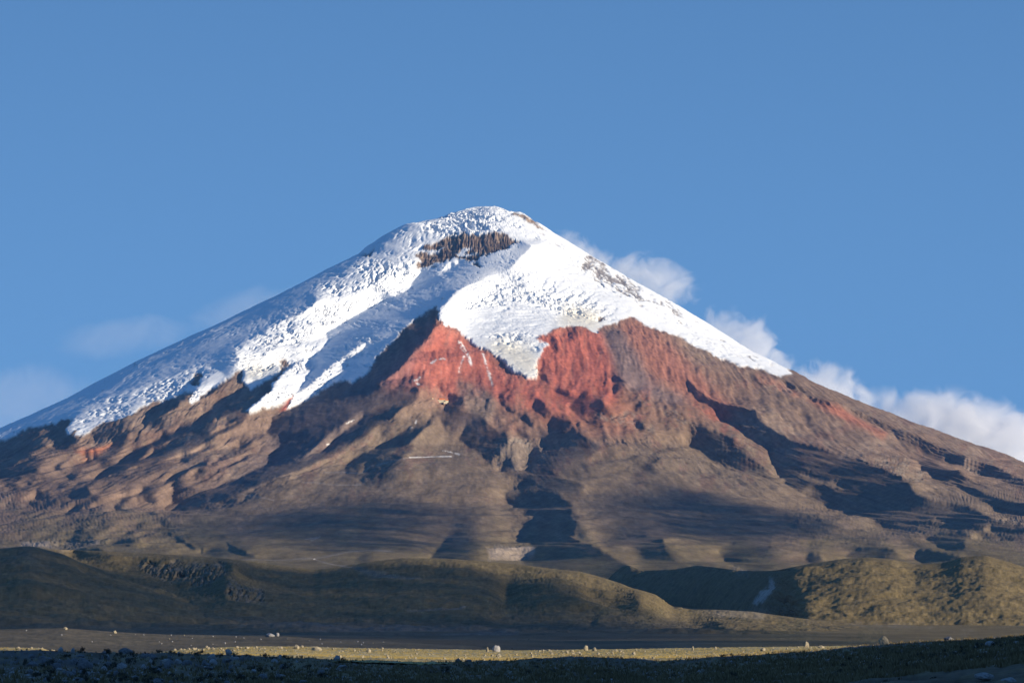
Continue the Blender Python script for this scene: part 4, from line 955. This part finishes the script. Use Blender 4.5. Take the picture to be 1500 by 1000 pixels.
notable = [
 ('pale', 1295, 946.5, 'near', 16, 12.5, 'tall pale boulder split in two at the right end of the sunlit strip', 0.3, 24),
 ('pale', 1181, 949, 'flat', 8.5, 10.5, 'narrow pointed pale stone leaning to the left on the sunlit strip', 1.2, 0),
 ('grey', 727, 954, 'flat', 14, 9.5, 'largest rounded brown grey boulder behind the middle of the sunlit strip', 0.5, 0),
 ('pale', 714, 954, 'flat', 5, 7.5, 'upright block with a long dark shadow beside the largest brown boulder', 2.0, 0),
 ('pale', 730, 962.5, 'flat', 10.5, 6, 'half lit boulder in front of the largest brown boulder', 2.4, 0),
 ('dark', 671, 968, 'near', 9, 5, 'dark rock on the shaded brow, left one of a pair', 0.4, 0),
 ('dark', 686.5, 969, 'near', 12, 4, 'dark flat rock on the shaded brow, right one of a pair', 0.9, 0),
 ('pale', 540, 955, 'flat', 7, 6.5, 'brightest white stone standing alone on the yellow strip', 0.1, 0),
 ('pale', 464, 952, 'flat', 16, 6, 'long pale block with vertical cracks at the back of the strip', 0.0, 0),
 ('pale', 434, 950, 'flat', 9, 7, 'pale peaked boulder in the rock row at the back of the strip', 0.7, 0),
 ('pale', 858, 952.5, 'flat', 10, 8, 'pale pointed boulder atop the pile right of the middle of the strip', 0.9, 0),
 ('pale', 871, 953, 'flat', 8, 6, 'pale boulder just right of the pointed one on the strip', 1.9, 0),
 ('pale', 1015, 952, 'flat', 4.5, 6.5, 'small upright cream stone on the back edge of the strip', 1.9, 0),
 ('pale', 1048, 951, 'flat', 4.2, 5, 'small squat tan stone to the right of the cream upright one', 1.0, 0),
 ('pale', 1117, 953, 'flat', 10, 5, 'blocky brown and white boulder near the right part of the strip', 1.5, 0),
 ('pale', 1203, 949, 'flat', 10, 4.5, 'low pale mound shaped stone right of the leaning pointed stone', 0.2, 0),
 ('pale', 1260, 948, 'flat', 7, 4, 'small pale stone close to the right end of the strip', 0.2, 0),
 ('grey', 395, 932, 'knoll', 14, 6, 'large grey boulder on the crest of the brown knoll', 0.2, 0),
 ('grey', 406.5, 931, 'knoll', 5.5, 5, 'small round stone right beside the large grey boulder on the knoll crest', 0.2, 0),
 ('pale', 96, 921.5, 'knoll', 6, 4, 'pale stone on the highest point of the knoll at left', 0.2, 0),
 ('pale', 168.5, 926.5, 'knoll', 6.5, 4, 'pale stone on the knoll crest right of its highest point', 1.2, 0),
 ('dark', 1389, 937.5, 'near', 15, 6.5, 'low dark boulder on the brow below the tussock hill', 0.2, 0),
 ('grey', 1450, 946, 'near', 16, 8, 'grey boulder in the dark scrub at the right', 0.2, 0),
 ('grey', 1442, 993, 'near', 30, 9, 'broad flat grey rock at the bottom right', 0.2, 0),
 ('grey', 1480, 999, 'near', 30, 8, 'flat grey rock in the bottom right corner', 1.2, 0),
 ('grey', 1246, 992, 'near', 22, 7, 'long flat pale grey rock in the scrub at the foot of the dry stalk', 0.1, 0),
 ('grey', 1224, 997, 'near', 17, 6, 'pale grey rock low at the bottom right left of the scrub', 0.1, 0),
 ('dark', 184, 957, 'near', 21, 9, 'smooth round dark boulder on the brow at left', 0.1, 0),
 ('grey', 179, 978, 'near', 17, 8.5, 'grey blunt boulder with a small peaked stone behind it at left', 0.1, 0),
 ('grey', 221, 972, 'near', 6, 8, 'small pointed grey stone standing among the dark rocks at left', 0.1, 0),
 ('dark', 274, 974, 'near', 16, 8, 'dark humped boulder with a pale rim among rocks at left', 0.1, 0),
 ('dark', 125, 979, 'near', 23, 14, 'largest dark boulder in the shaded rocks at left', 0.1, 0),
 ('dark', 110, 973, 'near', 14, 10, 'dark boulder leaning on the largest one at left', 0.8, 0),
 ('dark', 47, 976, 'near', 18, 9, 'dark rounded boulder near the left edge', 0.8, 0)]
for i, (kind, u, row, g, w, h, lab, rz, off) in enumerate(notable):
    put(BM[kind][i % 4], 'boulder', lab, 'boulder', u, row, g, w, h, rz=rz, off=off)
def clear_of(u, row, r=6):
    return all(abs(u-n_[1]) > (n_[4]*0.5+r*0.4) or abs(row-n_[2]) > 5 for n_ in notable)
rr = random.Random(21)
G1 = 'pale stones strewn over the sunlit strip'; G2 = 'stones scattered on the brown knoll'; G3 = 'dark rocks in the shaded steppe'
cnt = 0
for (u0, u1, r0_, r1_b, n, w0, w1) in ((248, 480, 947.5, 953, 58, 2, 6), (15, 82, 948.5, 950.5, 16, 2.5, 5), (480, 640, 950, 956, 18, 2, 4.5), (500, 780, 958, 967, 26, 2, 5), (770, 935, 953, 960, 34, 2.5, 6), (930, 1280, 948, 958, 26, 1.8, 4)):
    for _ in range(n):
        u = rr.uniform(u0, u1); row = rr.uniform(r0_, r1_b)
        if u > 935: row = np.interp(u, [930, 1280], [956, 947])+rr.uniform(-2.5, 3.0)
        if not clear_of(u, row): continue
        put(rr.choice(BM['pale'][4:]), 'boulder', 'small pale stone strewn on the sunlit strip', 'boulder', u, row, 'flat', rr.uniform(w0, w1), group=G1)
for _ in range(40):
    u = rr.triangular(0, 640, 150); t_ = rr.random()**2; yc = float(np.interp(u, *line('0,922 50,920.5 95,919.5 160,924.5 250,929 340,930.5 420,931.5 480,935.5 540,938.5 600,941.5 680,945.5')))
    row = yc+1+t_*18
    if row > 946 or not clear_of(u, row): continue
    put(rr.choice(BM['grey' if rr.random() < .9 else 'pale'][4:]), 'boulder', 'small stone scattered on the brown knoll', 'boulder', u, row, 'knoll', rr.uniform(1.3, 3.2), group=G2)
for _ in range(112):
    u = rr.triangular(-10, 560, 120); b_ = float(np.interp(u, vn_x, vn_y)); row = rr.uniform(b_+1.5, 1004)
    if not clear_of(u, row): continue
    put(rr.choice(BM['dark' if rr.random() < .7 else 'grey']), 'boulder', 'dark rock lying in the shaded steppe', 'boulder', u, row, 'near', rr.uniform(5, 19)*(0.6+0.4*(row-b_)/45), rr.uniform(3.5, 9), group=G3)
for _ in range(22):
    t_ = rr.random(); u = 1190+310*t_; row = 1000-55*t_+rr.uniform(-8, 10)
    put(rr.choice(BM['grey']), 'boulder', 'dark rock lying in the shaded steppe', 'boulder', u, row, 'near', rr.uniform(5, 14), rr.uniform(3, 5), group=G3)

# ---- shrubs: twigs and small leaves
def shrub_mesh(seed, n=230, leaf=0.05):
    r = random.Random(seed); V_, F_ = [], []
    for s in range(7):                                        # stems
        a = r.uniform(0, 6.28); tip = Vector((math.cos(a)*r.uniform(.1, .4), math.sin(a)*r.uniform(.1, .4), r.uniform(.3, .6)))
        b0 = Vector((tip.x*.1, tip.y*.1, 0)); q_ = Vector((.012, 0, 0)); i = len(V_)
        V_ += [b0-q_, b0+q_, tip]; F_.append((i, i+1, i+2))
    cl = [(Vector((r.uniform(-.38, .38), r.uniform(-.38, .38), r.uniform(.08, .42))), r.uniform(.10, .24)) for _ in range(8)]
    for k in range(n):
        c_, rad = r.choice(cl)
        d_ = Vector((r.gauss(0, 1), r.gauss(0, 1), r.gauss(0, 1))).normalized()
        p = c_+d_*rad*r.uniform(.6, 1.0); p.z = max(p.z, 0.01)
        n_ = (d_+Vector((r.uniform(-.5, .5), r.uniform(-.5, .5), r.uniform(0, .8)))).normalized()
        t1 = n_.orthogonal().normalized()*leaf*r.uniform(.7, 1.4); t2 = n_.cross(t1).normalized()*leaf*0.7; i = len(V_)
        V_ += [p-t1, p-t2, p+t1, p+t2]; F_.append((i, i+1, i+2, i+3))
    me = bpy.data.meshes.new('shrub'); me.from_pydata([tuple(v) for v in V_], [], F_); me.materials.append(M_shrub)
    return me
SM = [shrub_mesh(i) for i in range(5)]
def put_shrub(u, row, w, lab, group=None):
    return put(SM[rr.randrange(5)], 'shrub', lab, 'shrub', u, row, 'near', w, w*rr.uniform(.45, .8), group=group, sink=0.02)
G4 = 'dark low shrubs on the shaded steppe at left'; G5 = 'band of dark scrub at the lower right'; G6 = 'lone dark tufts on the open steppe'
for _ in range(130):
    u = rr.triangular(-10, 560, 150); b_ = float(np.interp(u, vn_x, vn_y)); row = rr.uniform(b_+0.5, 1006)
    put_shrub(u, row, rr.uniform(7, 20)*(0.6+0.4*(row-b_)/45), 'dark low shrub between rocks at left', G4)
for _ in range(120):
    t_ = rr.random(); u = 1150+360*t_; row = 1003-62*t_+rr.gauss(0, 6.5)
    if row < float(np.interp(u, vn_x, vn_y))+1: continue
    put_shrub(u, row, rr.uniform(5, 14), 'dark shrub in the scrub band at the lower right', G5)
for _ in range(34):
    u = rr.uniform(540, 1400); b_ = float(np.interp(u, vn_x, vn_y)); row = rr.uniform(b_+1, 1002)
    put_shrub(u, row, rr.uniform(4, 11), 'lone dark tuft on the open shaded steppe', G6)
for u, row, w, lab in ((122, 953.5, 12, 'black feathery shrub sticking up on the brow at left'), (159, 956, 13, 'dense dark shrub on the brow beside the round boulder'), (658, 979, 11, 'small dark bush alone in the middle of the steppe'), (651, 985.5, 17, 'flat dark bush below the lone bush in the steppe')):
    put_shrub(u, row, w, lab)

# ---- grass, countless: joined
def tufts(name, label, n, umin, umax, dmin, dmax, zf, hgt, mat, seed, dens=None, bare=False):
    r = np.random.RandomState(seed)
    iv = r.uniform(1/dmax, 1/dmin, n)**1.0; D = 1/iv; U_ = r.uniform(umin, umax, n); X = (U_-750)/F*D
    keep = tile(NZ5, X*7, D*4)+0.5*r.standard_normal(n) > (dens if dens is not None else -9)
    if bare: keep &= (U_ > 430+150*r.standard_normal(n)) | (r.uniform(0, 1, n) < 0.25)
    D, U_, X = D[keep], U_[keep], X[keep]; n = len(D); Z = zf(U_, X, D)
    nb = 5
    V_ = []; 
    ang = r.uniform(0, 6.28, (n, nb)); ln = hgt*r.uniform(.6, 1.3, (n, nb)); w = ln*0.13+0.008
    bx = X[:, None]+r.normal(0, .09, (n, nb)); by = D[:, None]+r.normal(0, .09, (n, nb)); bz = np.repeat(Z[:, None], nb, 1)-0.03
    tx = bx+np.cos(ang)*ln*.5; ty = by+np.sin(ang)*ln*.5; tz = bz+ln
    V_ = np.stack([np.stack([bx-w, by, bz], -1), np.stack([bx+w, by, bz], -1), np.stack([tx, ty, tz], -1)], 2).reshape(-1, 3)
    me = bpy.data.meshes.new(name); nf = n*nb
    me.vertices.add(nf*3); me.vertices.foreach_set('co', V_.astype(np.float32).ravel())
    me.loops.add(nf*3); me.loops.foreach_set('vertex_index', np.arange(nf*3, dtype=np.int32)); me.polygons.add(nf); me.polygons.foreach_set('loop_start', np.arange(0, nf*3, 3, dtype=np.int32)); me.update(calc_edges=True)
    me.materials.append(mat); o = bpy.data.objects.new(name, me); C.collection.objects.link(o); o['kind'] = 'stuff'; o['label'] = label
tufts('bunch_grass', 'tufts of dry bunch grass over the shaded steppe', 26000, -80, 1580, 105, 336, z_near, 0.26, M_grass, 5, dens=-0.2, bare=True)
tufts('straw_grass', 'short straw coloured grass on the sunlit strip', 16000, -80, 1400, 380, 900, z_flat, 0.22, M_straw, 6, dens=-0.5)

# pebbles and far low scrub, joined
def scatter(name, label, n, umin, umax, dmin, dmax, zf, s0, s1, mat, seed, thr=-9):
    r = np.random.RandomState(seed); D = 1/r.uniform(1/dmax, 1/dmin, n); U_ = r.uniform(umin, umax, n); X = (U_-750)/F*D
    k = tile(NZ5, X*1.5, D*1.0) > thr; D, U_, X = D[k], U_[k], X[k]; n = len(D); Z = zf(U_, X, D); s = r.uniform(s0, s1, n)
    oc = np.array([[1, 0, 0], [0, 1, 0], [-1, 0, 0], [0, -1, 0], [.1, .1, .8]]); V_ = oc[None]*s[:, None, None]*(1+0.35*r.standard_normal((n, 5, 1)))+np.stack([X, D, Z-0.02], -1)[:, None]
    f = np.array([[0, 1, 4], [1, 2, 4], [2, 3, 4], [3, 0, 4]])[None]+np.arange(n)[:, None, None]*5
    me = bpy.data.meshes.new(name); me.from_pydata(V_.reshape(-1, 3).tolist(), [], f.reshape(-1, 3).tolist()); me.materials.append(mat)
    o = bpy.data.objects.new(name, me); C.collection.objects.link(o); o['kind'] = 'stuff'; o['label'] = label
scatter('gravel', 'gravel and small stones on the shaded steppe', 5000, -80, 1580, 110, 336, z_near, .04, .13, M_grey, 8, thr=-0.3)
scatter('pebbles', 'small stones on the sunlit strip', 2600, -80, 1350, 380, 900, z_flat, .08, .30, M_pale, 9, thr=-0.5)
def z_plain(U_, X, D): return base_z(X, D)+0.3
scatter('low_scrub', 'low dark scrub dotted over the plain', 5000, -80, 1580, 1200, 2600, z_plain, .5, 1.6, M_shrub, 10, thr=0.2)

# ---- a dry stalk close to the camera
def stalk():
    pts = []
    for u, v, d in ((1238, 1060, 44), (1256, 1003, 44), (1274, 974, 44.3), (1284, 957, 44.6), (1291, 945, 45)):
        pts.append(Vector(((u-750)/F*d, d, (HOR-v)/F*d)))
    z0 = float(z_near(np.array([1210.]), np.array([5.]), np.array([44.]))[0]); k = 44/F
    pts.insert(0, Vector(((1205-750)*k, 44, z0-0.02)))
    V_, F_ = [], []
    for i, p in enumerate(pts):
        r_ = 0.0062-0.0007*i
        for a in range(5): V_.append((p.x+r_*math.cos(a*1.2566), p.y+r_*math.sin(a*1.2566), p.z))
        if i:
            for a in range(5): b = (a+1) % 5; F_.append((5*i-5+a, 5*i-5+b, 5*i+b, 5*i+a))
    me = bpy.data.meshes.new('dry_stalk'); me.from_pydata(V_, [], F_); me.materials.append(M_twig)
    o = bpy.data.objects.new('dry_stalk', me); C.collection.objects.link(o)
    o['label'] = 'thin dry stalk leaning right below the split pale boulder'; o['category'] = 'stalk'
stalk()

# ---------------------------------------------------------------- refuge on the shoulder, cars on the track
def box(bm, x0, x1, y0, y1, z0, z1):
    import bmesh
    v = [bm.verts.new(p) for p in ((x0, y0, z0), (x1, y0, z0), (x1, y1, z0), (x0, y1, z0), (x0, y0, z1), (x1, y0, z1), (x1, y1, z1), (x0, y1, z1))]
    for f in ((0, 3, 2, 1), (4, 5, 6, 7), (0, 1, 5, 4), (1, 2, 6, 5), (2, 3, 7, 6), (3, 0, 4, 7)): bm.faces.new([v[i] for i in f])
def mk(name, fn, mat, parent=None, label=None):
    import bmesh
    bm = bmesh.new(); fn(bm); me = bpy.data.meshes.new(name); bmesh.ops.recalc_face_normals(bm, faces=bm.faces[:]); bm.to_mesh(me); bm.free(); me.materials.append(mat)
    o = bpy.data.objects.new(name, me); C.collection.objects.link(o)
    if parent: o.parent = parent
    if label: o['label'] = label
    return o
M_cream = simple_mat('cream_wall', (0.75, 0.66, 0.46), vary=0.06, bump=0.05); M_orange = simple_mat('orange_roof', (0.72, 0.20, 0.06), vary=0.08, bump=0.05)
M_white = simple_mat('white_paint', (0.8, 0.8, 0.82), rough=0.35, vary=0.03, bump=0.0); M_glass = simple_mat('dark_glass', (0.03, 0.035, 0.04), rough=0.1, vary=0.1, bump=0); M_tyre = simple_mat('tyre_rubber', (0.03, 0.03, 0.03))
def surf(u, v):
    d = float(samp(DEP-DELTA, np.array([u+PAD+0.]), np.array([v-V0+0.]))[0]); return d
def gable(bm, x0, x1, y0, y1, z0, z1, o=0.6):
    ym = (y0+y1)/2
    v = [bm.verts.new(p) for p in ((x0-o, y0-o, z0), (x1+o, y0-o, z0), (x1+o, y1+o, z0), (x0-o, y1+o, z0), (x0+3, ym, z1), (x1-3, ym, z1))]
    for f in ((0, 1, 5, 4), (1, 2, 5), (2, 3, 4, 5), (3, 0, 4), (0, 3, 2, 1)): bm.faces.new([v[i] for i in f])
def refuge():
    d = surf(648, 588)-26; k = d/F
    e = bpy.data.objects.new('mountain_hut', None); C.collection.objects.link(e); e.location = ((647-750)*k, d, (HOR-588)*k)
    e['label'] = 'cream walled refuge with orange roof on the shoulder below the red cone'; e['category'] = 'mountain hut'
    mk('wall', lambda b: box(b, -16, 14, 0, 12, -6, 6.6), M_cream, e)
    mk('roof', lambda b: gable(b, -11, 14, 0, 12, 6.6, 13.0), M_orange, e)
    mk('annex', lambda b: box(b, 15.5, 26, -4, 6, -4, 4.2), M_cream, e)
    mk('annex_roof', lambda b: gable(b, 15.5, 28, -4, 6, 4.2, 8.4), M_orange, e)
    mk('terrace', lambda b: box(b, 8, 22, -9, -1, -9, -1.0), M_cream, e)
    for i in range(6): mk('window', lambda b: box(b, -13+4.4*i, -11+4.4*i, -0.15, 0.1, 1.6, 3.6), M_glass, e)
    d = surf(633.5, 583)-14; k = d/F
    h = bpy.data.objects.new('shed', None); C.collection.objects.link(h); h.location = ((633.5-750)*k, d, (HOR-583.5)*k)
    h['label'] = 'tiny red roofed shed a little left of the refuge'; h['category'] = 'shed'
    mk('wall', lambda b: box(b, -3.2, 3.2, 0, 5, -3, 2.6), M_cream, h); mk('roof', lambda b: gable(b, -3.2, 3.2, 0, 5, 2.6, 5.4), M_orange, h)
refuge()
def car(u, v, d, s, label):
    k = d/F; e = bpy.data.objects.new('parked_car', None); C.collection.objects.link(e); e.location = ((u-750)*k, d, (HOR-v)*k); e.scale = (s, s, s); e['label'] = label; e['category'] = 'car'; e['group'] = 'white cars on the tracks'
    mk('body', lambda b: (box(b, -2.3, 2.3, -0.9, 0.9, 0.35, 1.1), box(b, -1.9, 1.0, -0.8, 0.8, 1.102, 1.95)), M_white, e)
    mk('window', lambda b: (box(b, -1.7, -0.5, -0.83, -0.79, 1.25, 1.8), box(b, -0.35, 0.85, -0.83, -0.79, 1.25, 1.8)), M_glass, e)
    for x in (-1.4, 1.4):
        for y in (-0.92, 0.72):
            def wh(b, x=x, y=y):
                import bmesh
                r = bmesh.ops.create_cone(b, cap_ends=True, segments=14, radius1=0.4, radius2=0.4, depth=0.2)
                for q_ in r['verts']: q_.co = Vector((x+q_.co.x, y+0.1+q_.co.z, 0.4+q_.co.y))
            mk('wheel', wh, M_tyre, e)
car(460.4, 819, surf(460.4, 819)-8, 1.15, 'white car on the dirt track at the foot of the dim slope')
car(685.2, 891, surf(685.2, 891)-8, 1.0, 'white car on the dark plain below the foothill, nearer of the two')

# every small stone and shrub is named by the nearest marked one
REFS = [(u_, g_, l_) for (_, u_, _r, g_, _w, _h, l_, _z, _o) in notable]
SHORT = {}
for u_, g_, l_ in REFS:
    SHORT[l_] = {'tall pale': 'the split pale boulder', 'narrow po': 'the leaning pointed stone', 'largest r': 'the largest brown boulder', 'upright b': 'the upright block', 'half lit ': 'the half lit boulder',
      'dark rock': 'the left brow rock', 'dark flat': 'the right brow rock', 'brightest': 'the brightest white stone', 'long pale': 'the long cracked block', 'pale peak': 'the pale peaked boulder',
      'pale poin': 'the pointed boulder on the pile', 'pale boul': 'the second pile boulder', 'small upr': 'the upright cream stone', 'small squ': 'the squat tan stone', 'blocky br': 'the blocky two-tone boulder',
      'low pale ': 'the low pale mound stone', 'small pal': 'the pale stone at the strip end', 'large gre': 'the large grey crest boulder', 'small rou': 'the round crest stone', 'pale ston': 'the pale crest stone',
      'low dark ': 'the low dark brow boulder', 'grey boul': 'the grey boulder in scrub', 'broad fla': 'the broad flat grey rock', 'flat grey': 'the corner rock', 'long flat': 'the long flat pale rock', 'smooth ro': 'the smooth round boulder',
      'grey blun': 'the grey blunt boulder', 'small poi': 'the small pointed grey stone', 'dark hump': 'the pale rimmed humped boulder', 'largest d': 'the largest dark boulder', 'dark lean': 'the leaning dark boulder', 'dark roun': 'the rounded boulder at left', 'pale gre': 'the low pale grey rock'}.get(l_[:9], None) or 'the low pale grey rock'
ORD = 'nearest second third fourth fifth sixth seventh eighth ninth tenth eleventh twelfth thirteenth fourteenth fifteenth sixteenth seventeenth eighteenth nineteenth twentieth'.split()
ORD += [t+'-'+k for t in ('twenty', 'thirty', 'forty', 'fifty', 'sixty', 'seventy') for k in 'first second third fourth fifth sixth seventh eighth ninth'.split()]
bins = {}
for o, u, row, kind, g in PLACED:
    if not g: continue
    ref = min((r_ for r_ in REFS if r_[1] == kind), key=lambda r_: abs(r_[0]-u))
    b_ = float(np.interp(u, vn_x, vn_y)); depth = '' if kind != 'near' else ('far ' if row < b_+14 else ('mid ' if row < b_+30 else 'front '))
    bins.setdefault((SHORT[ref[2]], 'left' if u < ref[0] else 'right', o['category'], kind, depth), []).append((abs(u-ref[0]), o))
for (ref, side, cat, kind, depth), lst in bins.items():
    lst.sort(key=lambda q_: q_[0])
    for i, (_, o) in enumerate(lst):
        what = {'flat': 'small pale stone on the sunlit strip', 'knoll': 'small knoll stone', 'near': 'dark shrub' if cat == 'shrub' else 'shaded rock'}[kind]
        row_ = {'': '', 'far ': ' by the brow', 'mid ': ' in mid steppe', 'front ': ' in the foreground'}[depth]
        o['label'] = '%s %s%s, %s of %s' % (ORD[min(i, len(ORD)-1)], what, row_, side, ref)
        if len(o['label'].replace('-', ' ').split()) > 15: o['label'] = o['label'].replace('small pale stone on the sunlit strip', 'pale stone on the strip').replace('dark shrub in the foreground', 'foreground shrub').replace('shaded rock in the foreground', 'foreground rock')
        if len(o['label'].replace('-', ' ').split()) > 15: o['label'] = o['label'].replace('pale stone on the strip', 'strip stone').replace(' in mid steppe', ' midway').replace('the large grey crest boulder', 'the grey crest boulder')
